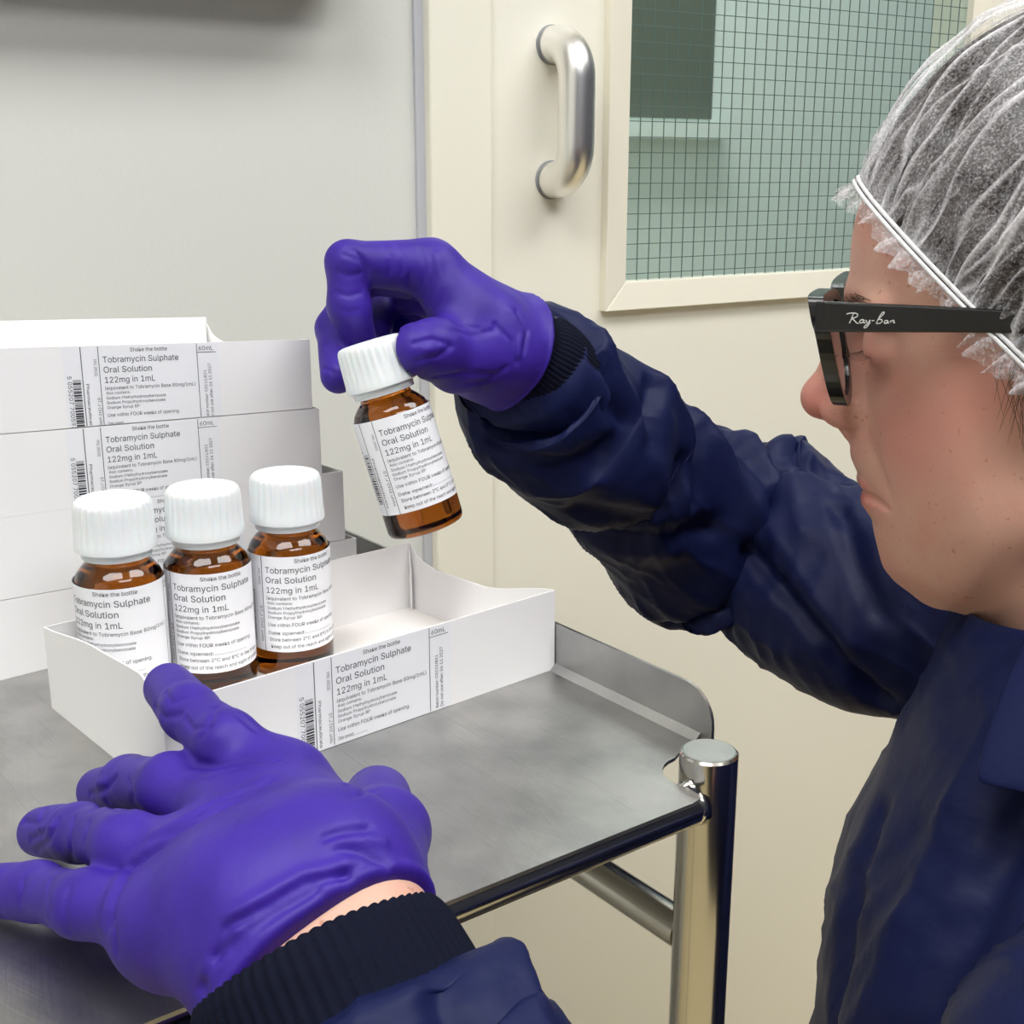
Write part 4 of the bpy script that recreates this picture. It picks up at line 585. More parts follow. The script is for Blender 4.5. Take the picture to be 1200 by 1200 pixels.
# ------------------------------------------------------------------ bottle
BR_ = .0185
def make_bottle():
    e = empty('medicine_bottle')
    r = BR_
    prof = [(r-.004, .0003), (r-.0022, .0000), (r-.0008, .0008), (r-.0001, .0025), (r, .005), (r, .0545), (r-.0004, .0570), (r-.0017, .0600), (r-.0040, .0628), (r-.0062, .0648), (r-.0068, .0672), (.0114, .0700), (.0112, .0850)]
    pp = []
    for i in range(len(prof)-1):
        a, b_ = prof[i], prof[i+1]; n = 3 if i > 4 else 2
        pp += [(a[0]+(b_[0]-a[0])*k/n, a[1]+(b_[1]-a[1])*k/n) for k in range(n)]
    pp.append(prof[-1])
    g = MB().lathe(pp, 72).build('glass_body', M['glass_amber'], e); autosmooth(g, 50); g['label'] = 'amber glass body'
    # label
    a0 = lambda u: (u-40)/1000/r
    n = 60; V = []
    for i in range(n+1):
        a = a0(LW*i/n)
        for z in (.0126, .0573): V.append(((r+.00012)*math.sin(a), -(r+.00012)*math.cos(a), z))
    lo = mk('label', V, [(2*i, 2*i+2, 2*i+3, 2*i+1) for i in range(n)], M['label'], e, True); lo['label'] = 'wrapped white printed label'
    for pr, m in ((PB, M['ink']),):
        mk('print', [((r+.00022)*math.sin(a0(u)), -(r+.00022)*math.cos(a0(u)), .0573+v/1000) for u, v in pr.V], pr.F, m, lo)['kind'] = 'stuff'
    # ribbed cap
    f = MB(); nt = 30; seg = nt*6
    prof = [(.0136, .0665), (.0143, .0667), (.0145, .0695), (.0161, .0700), (.0168, .0704), (.0169, .0720), (.0166, .0740), (.0163, .0800), (.01605, .0860), (.0158, .0885), (.0153, .0900), (.0144, .0909), (.0130, .0913), (.0126, .0910), (.006, .0910), (.0005, .0910)]
    V = []; F = []; n = len(prof)
    for i in range(seg):
        a = 2*math.pi*i/seg; rib = abs(math.sin(nt*a/2))
        rib = max(0, 1-((1-rib)/.55)) if rib > .45 else 0
        for k, (rr_, z) in enumerate(prof):
            amt = {6: .3, 7: 1, 8: 1, 9: .8, 10: .3}.get(k, 0)
            q = rr_ - amt*.00075*(1-rib)
            V.append((q*math.sin(a), -q*math.cos(a), z))
    for i in range(seg):
        j = (i+1) % seg
        for k in range(n-1): F.append((i*n+k, j*n+k, j*n+k+1, i*n+k+1))
    F.append(tuple(i*n+n-1 for i in range(seg)))
    c = mk('screw_cap', V, F, M['cap'], e, True); autosmooth(c, 40); c['label'] = 'white ribbed plastic cap'
    return e
def copy_tree(o, parent=None):
    c = o.copy(); COL.objects.link(c); c.parent = parent
    for ch in o.children: copy_tree(ch, c)
    return c
b0 = make_bottle()
spots = [(-.1650, .4935, 43, 'leftmost amber bottle in the tray, its label partly hidden by the tray end'),
         (-.1325, .5130, 35, 'middle amber bottle of the three standing in the tray'),
         (-.1015, .5375, 29.5, 'rearmost amber bottle in the tray, next to the empty part')]
grp = 'amber medicine bottles'
for i, (x, y, c0, lb) in enumerate(spots):
    o = b0 if i == 0 else copy_tree(b0)
    al = math.atan2(-x, y); o.location = (x, y, TZ+.0011); o.rotation_euler = (0, 0, al-(c0-40)/1000/BR_)
    tag(o, lb, 'bottle', grp)
hb = copy_tree(b0)
tag(hb, 'amber bottle held up by its cap, tilted in purple gloved fingers', 'bottle', grp)
CAPP = Vector((-.0650, .5695, 1.0432)); BOTP = Vector((-.0404, .5645, .9590))   # cap top centre and base centre
ax = (CAPP-BOTP).normalized(); fr = (Vector((0, 0, CZ))-BOTP); fr = (fr-ax*fr.dot(ax)).normalized()
sp = -(26.5-40)/1000/BR_
yv = -(Matrix.Rotation(sp, 3, ax) @ fr); xv = yv.cross(ax)
mt = Matrix((xv, yv, ax)).transposed().to_4x4(); mt.translation = BOTP
hb.matrix_world = mt

# ================================================================== signed distance toolkit
def surfnet(fn, lo, hi, h):
    lo = np.array(lo, np.float32); n = [int(math.ceil((hi[i]-lo[i])/h))+1 for i in range(3)]
    X = (lo[0]+h*np.arange(n[0], dtype=np.float32))[:, None, None]; Y = (lo[1]+h*np.arange(n[1], dtype=np.float32))[None, :, None]; Zg = (lo[2]+h*np.arange(n[2], dtype=np.float32))[None, None, :]
    f = fn(X, Y, Zg); f = np.broadcast_to(f, n).astype(np.float32)
    s = f < 0
    cs = np.zeros([k-1 for k in n], np.int8)
    for dx in (0, 1):
        for dy in (0, 1):
            for dz in (0, 1): cs += s[dx:n[0]-1+dx, dy:n[1]-1+dy, dz:n[2]-1+dz]
    act = (cs > 0) & (cs < 8); idx = np.full(act.shape, -1, np.int32); ii = np.argwhere(act); idx[act] = np.arange(len(ii))
    acc = np.zeros((len(ii), 3), np.float32); cnt = np.zeros(len(ii), np.float32)
    C8 = [(a, b, c) for a in (0, 1) for b in (0, 1) for c in (0, 1)]
    vals = {c: f[ii[:, 0]+c[0], ii[:, 1]+c[1], ii[:, 2]+c[2]] for c in C8}
    for a in C8:
        for ax_ in range(3):
            if a[ax_] == 0:
                b = list(a); b[ax_] = 1; b = tuple(b); fa, fb = vals[a], vals[b]
                m_ = (fa < 0) != (fb < 0); t = np.where(m_, fa/np.where(m_, fa-fb, 1), 0)
                for q in range(3): acc[:, q] += np.where(m_, a[q] + (t if q == ax_ else 0), 0)
                cnt += m_
    V = lo + h*(ii + acc/cnt[:, None])
    Q = []
    for ax_ in range(3):
        o = [0, 1, 2]; o.remove(ax_); u, v = o
        s0 = s; sh_ = [slice(None)]*3; sa = [slice(1, -1)]*3; sa[ax_] = slice(0, -1); sb = list(sa); sb[ax_] = slice(1, None)
        A, B = s[tuple(sa)], s[tuple(sb)]; d = np.argwhere(A != B); ins = A[A != B]
        base = d.copy(); base[:, u] += 1; base[:, v] += 1
        def cell(du, dv):
            c = base.copy(); c[:, u] += du; c[:, v] += dv; return idx[c[:, 0], c[:, 1], c[:, 2]]
        q = np.stack([cell(-1, -1), cell(0, -1), cell(0, 0), cell(-1, 0)], 1)
        flip = ins if ax_ != 1 else ~ins
        q[~flip] = q[~flip][:, ::-1]; Q.append(q)
    Q = np.concatenate(Q); Q = Q[(Q >= 0).all(1)]
    return V, Q
def smin(a, b, k):
    h_ = np.clip(.5+.5*(b-a)/k, 0, 1); return b*(1-h_)+a*h_ - k*h_*(1-h_)
def smax(a, b, k): return -smin(-a, -b, k)
def cap_(a, b, ra, rb):
    ax0, ay0, az0 = a; bx0, by0, bz0 = [b[i]-a[i] for i in range(3)]; L2 = bx0*bx0+by0*by0+bz0*bz0+1e-12
    def f(X, Y, Z):
        px, py, pz = X-ax0, Y-ay0, Z-az0; t = np.clip((px*bx0+py*by0+pz*bz0)/L2, 0, 1)
        return np.sqrt((px-t*bx0)**2+(py-t*by0)**2+(pz-t*bz0)**2) - (ra+(rb-ra)*t)
    return f
def ell(c, r, ang=0):
    ca, sa = math.cos(ang), math.sin(ang); rm = min(r)
    def f(X, Y, Z):
        x, y, z = X-c[0], Y-c[1], Z-c[2]; x, z = x*ca+z*sa, -x*sa+z*ca
        k0 = np.sqrt((x/r[0])**2+(y/r[1])**2+(z/r[2])**2); k1 = np.sqrt((x/r[0]**2)**2+(y/r[1]**2)**2+(z/r[2]**2)**2)+1e-9
        return k0*(k0-1)/k1
    return f
def chain(P, r):
    return [cap_(P[i], P[i+1], r[i], r[i+1]) for i in range(len(P)-1)]
def union(fs, k):
    def f(X, Y, Z):
        d = None
        for g in fs: v = g(X, Y, Z); d = v if d is None else smin(d, v, k)
        return d
    return f
def bbox(P, m_):
    P = np.array(P); return P.min(0)-m_, P.max(0)+m_

def catmull(arr, n):
    arr = np.asarray(arr, float); out = []; m_ = len(arr)
    for i in range(m_-1):
        p0, p1, p2, p3 = arr[max(i-1, 0)], arr[i], arr[i+1], arr[min(i+2, m_-1)]
        for k in range(n):
            t = k/n; out.append(.5*((2*p1)+(p2-p0)*t+(2*p0-5*p1+4*p2-p3)*t*t+(3*p1-p0-3*p2+p3)*t**3))
    out.append(arr[-1]); return np.array(out)
def seg_dist(V, P):
    d = np.full(len(V), 9.)
    for i in range(len(P)-1):
        a, b_ = P[i], P[i+1]; ab = b_-a; t = np.clip(((V-a)@ab)/(ab@ab+1e-12), 0, 1); d = np.minimum(d, np.linalg.norm(V-a-t[:, None]*ab, axis=1))
    return d
def vnorm(V, Q):
    N_ = np.cross(V[Q[:, 2]]-V[Q[:, 0]], V[Q[:, 3]]-V[Q[:, 1]]); out = np.zeros_like(V)
    for k in range(4): np.add.at(out, Q[:, k], N_)
    return out/(np.linalg.norm(out, axis=1)[:, None]+1e-12)
def sculpt(V, Q, lines):
    """raise (+) or press in (-) the surface along 3-D polylines"""
    N_ = vnorm(V, Q); d = np.zeros(len(V))
    for A, w_, P in lines:
        P = np.array(P); lo_, hi_ = P.min(0)-3*w_, P.max(0)+3*w_; m_ = ((V > lo_) & (V < hi_)).all(1)
        if m_.any():
            r_ = seg_dist(V[m_], P)/w_; d[m_] += A*np.exp(-r_*r_)
    return V+N_*d[:, None]

# ================================================================== the person
Hh = Vector((-.934, .358, 0)); Hl = Vector((-.358, -.934, 0)); HO = Vector((.1529, .5604, 1.0478))
def HWv(V):
    V = np.asarray(V); return np.array(HO)+V[:, :1]*np.array(Hh)+V[:, 1:2]*np.array(Hl)+V[:, 2:3]*np.array([0, 0, 1.])
def HW(a, y, z): return tuple(HWv([[a, y, z]])[0])
person = empty('person', (.27, .52, 0)); tag(person, 'person in navy coat, hair net and black-framed glasses holding up a bottle', 'person')

# ---- head and neck (local axes: a forward, y left, z up; metres)
prof = [(-.1245, -.060), (-.1125, -.0330), (-.1085, -.0262), (-.1030, -.0217), (-.0935, -.0190), (-.0864, -.0166), (-.0800, -.0150), (-.0770, -.0118), (-.0733, -.0104), (-.0700, -.0098), (-.0672, -.0135), (-.0662, -.0130), (-.0640, -.0085), (-.0610, -.0078), (-.0560, -.0048), (-.0513, -.0020), (-.0430, -.0030), (-.034, -.0060), (-.020, -.0075), (-.004, -.0060), (.008, -.0035), (.018, .0022), (.024, .0042), (.033, .0030), (.048, .0045), (.062, .0052), (.075, .0035), (.085, -.001), (.13, -.03)]
pz = np.array([p[0] for p in prof]); pa = np.array([p[1] for p in prof])
Rz = np.interp
def smooth_tab(tab, sig):
    z = np.arange(-.21, .14, .0005); v = np.interp(z, [p[0] for p in tab], [p[1] for p in tab]); k = np.exp(-.5*(np.arange(-30, 31)*.0005/sig)**2); k /= k.sum()
    return z, np.convolve(np.pad(v, 30, mode='edge'), k, 'valid')
PZ, PA = smooth_tab([(-.20, .03), (-.130, .03), (-.1265, -.04)]+prof[1:], .0009)
_, PS = smooth_tab([(-.20, .03), (-.130, .03), (-.1265, -.04), (-.1125, -.0340), (-.1, -.0225), (-.085, -.0185), (-.07, -.0155), (-.055, -.0125), (-.04, -.0100), (-.02, -.0085), (0, -.0060), (.02, .0005), (.033, .0030), (.048, .0045), (.062, .0052), (.075, .0035), (.085, -.001), (.13, -.03)], .004)
def head_sdf(X, Y, Z):
    sy = 1
    Yp = np.sqrt(Y*Y+1e-8)
    core = union([ell((-.093, 0, .034), (.0975, .0765, .088)), ell((-.056, 0, -.022), (.058, .0610, .078)),
                  cap_((-.088, .050, -.058), (-.047, .020, -.092), .0145, .0155), cap_((-.088, -.050, -.058), (-.047, -.020, -.092), .0145, .0155),
                  ell((-.040, 0, -.089), (.025, .027, .0225)), ell((-.070, 0, -.092), (.042, .040, .0225)),
                  ell((-.030, .040, -.022), (.026, .021, .023)), ell((-.030, -.040, -.022), (.026, .021, .023)),
                  ell((-.048, .036, -.056), (.030, .022, .036)), ell((-.048, -.036, -.056), (.030, .022, .036)),
                  cap_((-.110, 0, -.055), (-.140, 0, -.190), .052, .060)], .020)(X, Y, Z)
    pr = np.interp(Z.ravel(), PZ, PA).reshape(Z.shape); ps = np.interp(Z.ravel(), PZ, PS).reshape(Z.shape)
    t = np.clip((np.abs(Y)-.006)/.022, 0, 1); t = t*t*(3-2*t)
    Rr = np.interp(Z.ravel(), [-.115, -.095, -.07, -.045, -.01, .02, .04, .08], [.028, .032, .042, .048, .056, .064, .064, .052]).reshape(Z.shape)
    G = (X - (pr*(1-t)+ps*t - Y*Y/(2*Rr)))/1.12
    d = smax(core, G, .007)
    # brow ridges
    for s_ in (1, -1):
        d = smin(d, cap_((-.006, .010*s_, .0195), (-.0160, .046*s_, .0185), .0060, .0050)(X, Y, Z), .010)
        d = smax(d, -ell((-.0035, .031*s_, .003), (.0145, .0190, .0125))(X, Y, Z), .010)       # socket
        eyb = ell((-.0215, .0315*s_, .0035), (.0130, .0150, .0125))(X, Y, Z)                   # lids over the eye
        slit = cap_((-.0085, .0205*s_, -.0030), (-.0135, .0430*s_, -.0030), .0011, .0008)(X, Y, Z)
        slit2 = cap_((-.0065, .031*s_, -.0036), (-.010, .031*s_, -.0034), .0013, .0013)(X, Y, Z)
        eyb = smax(eyb, -smin(slit, slit2, .004), .0008)
        d = smin(d, eyb, .004)
        d = d - .0012*np.exp(-((cap_((-.008, .018*s_, .0095), (-.0145, .045*s_, .0085), 0, 0)(X, Y, Z))/.003)**2)
        d = d + .0011*np.exp(-((cap_((-.006, .020*s_, -.0125), (-.0165, .044*s_, -.0095), 0, 0)(X, Y, Z))/.0025)**2)
    # nose
    nose = union([cap_((-.0035, 0, .011), (.0035, 0, -.009), .0058, .0068), cap_((.0035, 0, -.009), (.0102, 0, -.0250), .0068, .0088), cap_((.0102, 0, -.0270), (.0035, 0, -.0300), .0088, .0075),
                  cap_((-.0065, .004, .004), (-.0050, .0110, -.026), .0062, .0072), cap_((-.0065, -.004, .004), (-.0050, -.0110, -.026), .0062, .0072)], .006)(X, Y, Z)
    for s_ in (1, -1):
        nose = smin(nose, ell((-.0025, .0128*s_, -.0300), (.0125, .0066, .0084), .10)(X, Y, Z), .0035)
        nose = nose + .0012*np.exp(-((cap_((.0075, .0135*s_, -.0235), (-.0060, .0165*s_, -.0230), 0, 0)(X, Y, Z))/.0022)**2)
        nose = smax(nose, -ell((.0040, .0062*s_, -.0385), (.0055, .0030, .0050))(X, Y, Z), .0018)
    d = smin(d, nose, .0045)
    d = smin(d, cap_((.004, 0, -.034), (-.003, 0, -.042), .0028, .0032)(X, Y, Z), .004)
    # philtrum, lips, mouth line
    for s_ in (1, -1):
        up_ = union(chain([(-.0128, 0, -.0630), (-.0150, .010*s_, -.0628), (-.0270, .0235*s_, -.0675)], [.0048, .0044, .0016]), .003)(X, Y, Z)
        lw_ = union(chain([(-.0160, 0, -.0722), (-.0180, .010*s_, -.0715), (-.0275, .0225*s_, -.0680)], [.0054, .0048, .0018]), .003)(X, Y, Z)
        d = smin(smin(d, up_, .0025), lw_, .0025)
    for s_ in (1, -1):
        mo = union(chain([(-.0085, 0, -.0672), (-.0115, .010*s_, -.0668), (-.0215, .0225*s_, -.0682), (-.0265, .0270*s_, -.0695)], [.0012, .0012, .0013, .0008]), .001)(X, Y, Z)
        d = smax(d, -mo, .0022)
        d = d + .0016*np.exp(-((cap_((-.0050, .0175*s_, -.030), (-.0230, .0310*s_, -.062), 0, 0)(X, Y, Z))/.0040)**2)   # fold nose to mouth
    # ears
    for s_ in (1, -1):
        e1 = ell((-.100, .0735*s_, .000), (.0185, .0085, .031), -.15)(X, Y, Z); e2 = ell((-.094, .0800*s_, .004), (.0105, .0060, .0190), -.1)(X, Y, Z)
        e1 = smax(e1, -e2, .003); d = smin(d, e1, .004); d = smin(d, ell((-.094, .0735*s_, -.027), (.0085, .0045, .0090))(X, Y, Z), .004)
    return d
HS = .0014
hv, hq = surfnet(head_sdf, (-.197, -.094, -.205), (.026, .094, .126), HS)
def gauss(V, c, r): return np.exp(-(((V-np.array(c))/np.array(r))**2).sum(1))
va = np.column_stack([hv[:, 0], np.abs(hv[:, 1]), hv[:, 2]])
red = .75*gauss(va, (.010, .004, -.028), (.014, .016, .014)) + .42*gauss(va, (-.030, .050, -.035), (.022, .03, .024)) + .35*gauss(va, (-.055, .055, -.01), (.02, .03, .02)) \
    + .8*gauss(va, (-.012, .006, -.0715), (.009, .017, .0040)) + .7*gauss(va, (-.011, .006, -.0630), (.008, .015, .0032)) + .25*gauss(va, (-.022, .02, -.100), (.012, .02, .012)) + .35*gauss(va, (-.012, .032, -.004), (.012, .02, .012)) + .3*gauss(va, (-.1, .08, 0), (.02, .02, .035)) + .08
# ---- trunk, arms and hands of the body under the clothing (coarse, only a wrist shows)
LH = dict(index=[(-.0715, .3474, .937), (-.0882, .3523, .950), (-.1056, .3749, .950), (-.1211, .4036, .9465)],
    middle=[(-.0825, .3301, .935), (-.1067, .3502, .937), (-.1301, .3798, .922), (-.1461, .3972, .9095)],
    ring=[(-.0862, .3083, .934), (-.1112, .3197, .934), (-.1353, .3478, .922), (-.1565, .3695, .9095)],
    pinky=[(-.0899, .2892, .929), (-.1195, .3049, .924), (-.1418, .3270, .914), (-.1605, .3358, .909)],
    thumb=[(-.040, .3020, .930), (-.0400, .3430, .924), (-.0470, .3880, .9120)], wrist=(-.0570, .2900, .937))
RH = dict(index=[(-.0393, .6099, 1.0768), (-.0775, .5954, 1.0806), (-.0775, .5927, 1.0597), (-.0745, .6007, 1.0433)],
    middle=[(-.0379, .634, 1.0703), (-.0767, .6344, 1.0716), (-.0874, .6141, 1.047), (-.0829, .5881, 1.0278)],
    ring=[(-.0347, .652, 1.0601), (-.0678, .6621, 1.0591), (-.0706, .6422, 1.0435)],
    pinky=[(-.0296, .6647, 1.0499), (-.0599, .6722, 1.0468), (-.0641, .6555, 1.0352)],
    thumb=[(-.0064, .6138, 1.0343), (-.0257, .590, 1.0349), (-.0358, .5764, 1.0417), (-.0437, .5656, 1.044)], wrist=(.0053, .6395, 1.0337))
LE, LS = (.090, .124, .770), (.205, .335, .835)       # left elbow, shoulder
RE, RS = (.130, .795, .880), (.273, .675, .845)
LWr = LH['wrist']; LW2 = (-.0478, .2730, .9275)      # wrist joint, and the centre of the cuff mouth
fo = Vector((.47, -.62, -.63)).normalized()     # forearm direction, away from the hand
lat = np.array([.84, .40, .28]); lat -= lat@np.array(fo)*np.array(fo); lat /= np.linalg.norm(lat)
def offl(p, t, s_=0): return tuple(np.array(p)+lat*t+np.array(fo)*s_)
RWr = (.030, .655, 1.012)
nb = HW(-.125, 0, -.185)
fb = union([cap_(nb, HW(-.135, 0, -.24), .056, .065), cap_(HW(-.135, .08, -.285), HW(-.14, -.08, -.285), .050, .050), cap_(HW(-.14, .05, -.33), HW(-.13, .05, -.62), .09, .09), cap_(HW(-.14, -.05, -.33), HW(-.13, -.05, -.62), .09, .09),
            cap_(HW(-.135, .1, -.28), LS, .040, .032), cap_(HW(-.135, -.1, -.26), RS, .050, .036), cap_(RS, RE, .036, .030), cap_(RE, RWr, .030, .020), cap_(LS, LE, .036, .032)], .02)
bv, bq = surfnet(fb, *bbox([HW(-.13, .15, -.75), HW(-.13, -.2, -.17), LS, RS, RE, LE, RWr], .10), .006)
fw = union([cap_(LE, offl(LW2, 0, .03), .034, .024), cap_(offl(LW2, .0095, .03), offl(LWr, .0095), .0215, .0205), cap_(offl(LW2, -.0095, .03), offl(LWr, -.0095), .0215, .0205), cap_(LWr, (-.066, .305, .934), .020, .018)], .01)
wv, wq = surfnet(fw, *bbox([LE, LW2, (-.066, .305, .934)], .045), .0025)
def join(parts):
    V = []; Q = []; n = 0
    for v, q in parts: V.append(v); Q.append(q+n); n += len(v)
    return np.concatenate(V), np.concatenate(Q)
BV, BQ = join([(HWv(hv), hq), (bv, bq), (wv, wq)])
body = dpart(mknp('body', BV, BQ, M['skin'], None, True, {'red': np.concatenate([red, np.zeros(len(bv)+len(wv))])}), person)
body['label'] = 'face in profile with freckled skin and reddish nose'
# eyes, lashes, eyebrow
for s_ in (1, -1):
    c = HW(-.0215, .0315*s_, .0035)
    f = MB(); pr_ = [(max(.0119*math.sin(math.pi*i/16), 1e-5), -.0119*math.cos(math.pi*i/16)) for i in range(17)]
    f.lathe(pr_, 24, lambda x, y, z: (x+c[0], y+c[1], z+c[2])); dpart(f.build('eyeball', M['eye'], None, True), person)
    f = MB()
    for i in range(11):
        u = i/10; a = -.0080-.0055*u**1.5; y = (.021+.022*u)*s_; z = -.0010+.0004*math.sin(u*3)
        Lh = .0065+.0015*math.sin(u*3)
        P = [HW(a+Lh*t, y+s_*.002*t*u, z-.0035*t+.002*t*t) for t in (0, .4, .75, 1)]
        f.tube(P, [.00012, .0001, .00008, .00003], 5)
    for k in range(60):
        u = random.random(); a = -.0005-.0105*u**1.3; y = (.012+.034*u)*s_; z = .0185+.003*math.sin(u*2.6)+random.uniform(-.0022, .0022)
        P = [HW(a+.0012, y, z), HW(a+.0020-.002*u, y+s_*.0030, z+.0008), HW(a+.0008-.004*u, y+s_*.0058, z+.0002)]
        f.tube(P, [.0002, .00017, .00006], 4)
    o = dpart(f.build('eyelash_and_brow_hair', M['brow'], None, True), person); o['kind'] = 'stuff'

# ---- hair under the net
bandf = lambda a, off=0.: .0695+.9*a+off
f = MB()      # loose strands at the temple and hairline
for k in range(26):
    a0_ = -.062-.018*random.random(); z0 = bandf(a0_)-.001; y0 = .0735+.003*random.random()
    P = [HW(a0_-.002, y0, z0+.004), HW(a0_-.001+random.uniform(-.004, .004), y0+.0015, z0-.010), HW(a0_+random.uniform(-.010, .004), y0+.001, z0-.022-.012*random.random())]
    f.tube(P, [.00018, .00015, .00005], 4)
for k in range(9):
    y0 = random.uniform(-.02, .055); a0_ = .0035-y0*y0/.13; z0 = bandf(a0_)-.002
    P = [HW(a0_-.001, y0, z0+.002), HW(a0_+.0015-.004*random.random(), y0+.004, z0-.007), HW(a0_-.001, y0+.010, z0-.011)]
    f.tube(P, [.00012, .0001, .00004], 4)
o = dpart(f.build('loose_hair', M['brow'], None, True), person); o['kind'] = 'stuff'

# ---- hair net: band curve on the head, bouffant above, ruffle below
nx = np.array([-.669, 0, .743]); tx = np.array([.743, 0, .669]); ty = np.array([0, 1., 0])
C0 = np.array([-.0935, 0, -.0147])          # a point of the band plane under the crown
def ray_ell(o, dirs, c, r):
    o = (o-np.array(c))/np.array(r); d = dirs/np.array(r)
    A = (d*d).sum(-1); B = (o*d).sum(-1); C = (o*o).sum()-1
    return (-B+np.sqrt(np.maximum(B*B-A*C, 0)))/A
NP, NE = 1080, 120
ph = np.linspace(0, 2*np.pi, NP, endpoint=False)
rad = np.cos(ph)[:, None]*tx + np.sin(ph)[:, None]*ty
Rb = ray_ell(C0, rad, (-.093, 0, .034), (.1005, .0815, .099))     # band sits on the hair and forehead
rows = []; dens = []; hair_rows = []
rs = np.random.default_rng(11)
nf = 96; fp = rs.uniform(0, 2*np.pi, nf); fa = rs.uniform(.3, 1.0, nf); fwid = rs.uniform(.006, .014, nf); tw = rs.uniform(-.25, .25, nf); fl = rs.uniform(.6, 1.1, nf)
for j in range(NE+1):
    e = j/NE; el_ = e*np.pi/2
    d = np.cos(el_)*rad + np.sin(el_)*nx
    Rn = ray_ell(C0, d, (-.0945, 0, .043), (.1070, .0905, .1055))
    k = 1-np.exp(-el_/.22); Rr_ = Rb*(1-k)+Rn*k
    hair_rows.append(C0 + d*(Rr_ - .0016 - .0030*k + .0006*np.sin(ph*140+3*np.sin(ph*11)+e*4))[:, None] - nx*.002*(1-e)**8)
    pl_ = np.zeros(NP); de = np.zeros(NP)
    for q_ in range(nf):
        dd = (ph - fp[q_] - tw[q_]*e - .05*np.sin(e*9+q_) + np.pi) % (2*np.pi) - np.pi
        wq_ = fwid[q_]*(1+1.2*e); g_ = np.exp(-(dd/wq_)**2)*fa[q_]*min(1, max(0, (fl[q_]-e)*6))
        pl_ += g_; de += np.exp(-(dd/(wq_*.55))**2)*fa[q_]*min(1, max(0, (fl[q_]-e)*6))
    wob = np.sin(ph*61+e*6)*.5+np.sin(ph*97-e*9)*.5
    Rr_ = Rr_ + .0016*pl_*min(1, e*8) + .0006*wob*(1-e) + .0008*np.sin(ph*23+e*31)
    if e < .16: Rr_ += (.0022*np.sin(ph*83+2*np.sin(ph*17))+.0012*np.sin(ph*149))*math.sin(math.pi*min(e/.16, 1))
    rows.append(C0 + d*Rr_[:, None]); dens.append(.62*np.clip(de, 0, 1.1) + .25*math.exp(-(e/.04)**2))
NV = np.concatenate(rows); DN = np.concatenate(dens)
Q = []
for j in range(NE):
    i = np.arange(NP); i2 = (i+1) % NP; Q.append(np.stack([j*NP+i, j*NP+i2, (j+1)*NP+i2, (j+1)*NP+i], 1))
Q = np.concatenate(Q)
dpart(mknp('hair', HWv(np.concatenate(hair_rows)), Q, M['hair'], None, True), person)
net = empty('hair_net', HW(-.09, 0, .05)); dpart(net, person)
net['label'] = 'white see-through pleated hair net'
n_ = dpart(mknp('net_crown', HWv(NV), Q, M['net'], None, True, {'dense': DN}), net)
rows = []; dens = []
for j in range(11):
    e = j/10
    rf = np.sin(ph*71+2.2*np.sin(ph*13))+.6*np.sin(ph*127+1)
    amp = .55+.45*np.sin(ph*9+1)*np.sin(ph*5)
    out_ = .0010+.0050*e*(.6+.4*rf*amp) - .004*max(0, e-.6)
    dwn = -(.0125*e*(.45+.55*amp)+.0014*rf*e)
    p = C0 + rad*(Rb+out_)[:, None] + nx*dwn[:, None] + tx*(.0015*e*np.sin(ph*50))[:, None]
    rows.append(p); dens.append(np.full(NP, .04)+.14*np.clip(rf, 0, 1))
NV = np.concatenate(rows); Q = np.concatenate([np.stack([j*NP+np.arange(NP), (j+1)*NP+np.arange(NP), (j+1)*NP+(np.arange(NP)+1) % NP, j*NP+(np.arange(NP)+1) % NP], 1) for j in range(10)])
dpart(mknp('net_ruffle', HWv(NV), Q, M['net'], None, True, {'dense': np.concatenate(dens)}), net)
for off in (-.0011, .0011):
    P = HWv(C0 + rad[::3]*(Rb[::3]+.0016+.0002*np.sin(ph[::3]*160))[:, None] + nx*off)
    dpart(MB().tube(list(P), .00085, 8, closed=True).build('elastic_band', M['band'], None, True), net)

# ---- glasses
gl = empty('glasses', HW(0, 0, .01)); dpart(gl, person); gl['label'] = 'black glasses with a thick square front'
ga = lambda y, z: .0088 - y*y/(2*1.6) - .235*(.025-z) 
OUT = [(.0085, .0215), (.020, .0250), (.045, .0262), (.0660, .0262), (.0712, .0240), (.0715, .0165), (.0665, .0110), (.0635, .000), (.0585, -.0120), (.0500, -.0195), (.0380, -.0225), (.0250, -.0205), (.0155, -.0135), (.0110, -.0020), (.0095, .0070), (.0050, .0110), (0, .0115)]
INN = [(.0150, .0180), (.020, .0205), (.045, .0215), (.0575, .0210), (.0600, .0180), (.0600, .0130), (.0595, .0080), (.0575, -.0010), (.0535, -.0105), (.0470, -.0158), (.0380, -.0180), (.0265, -.0162), (.0190, -.0105), (.0160, -.0020), (.0150, .0050), (.0148, .0100), (.0148, .0140)]
def dens_(P, n=4):
    P = [Vector(p) for p in P]; out = []; m_ = len(P)
    for i in range(m_):
        p0, p1, p2, p3 = P[i-1], P[i], P[(i+1) % m_], P[(i+2) % m_]
        for k in range(n):
            t = k/n; out.append(tuple(.5*((2*p1)+(p2-p0)*t+(2*p0-5*p1+4*p2-p3)*t*t+(3*p1-p0-3*p2+p3)*t**3)))
    return out
Fv = MB()
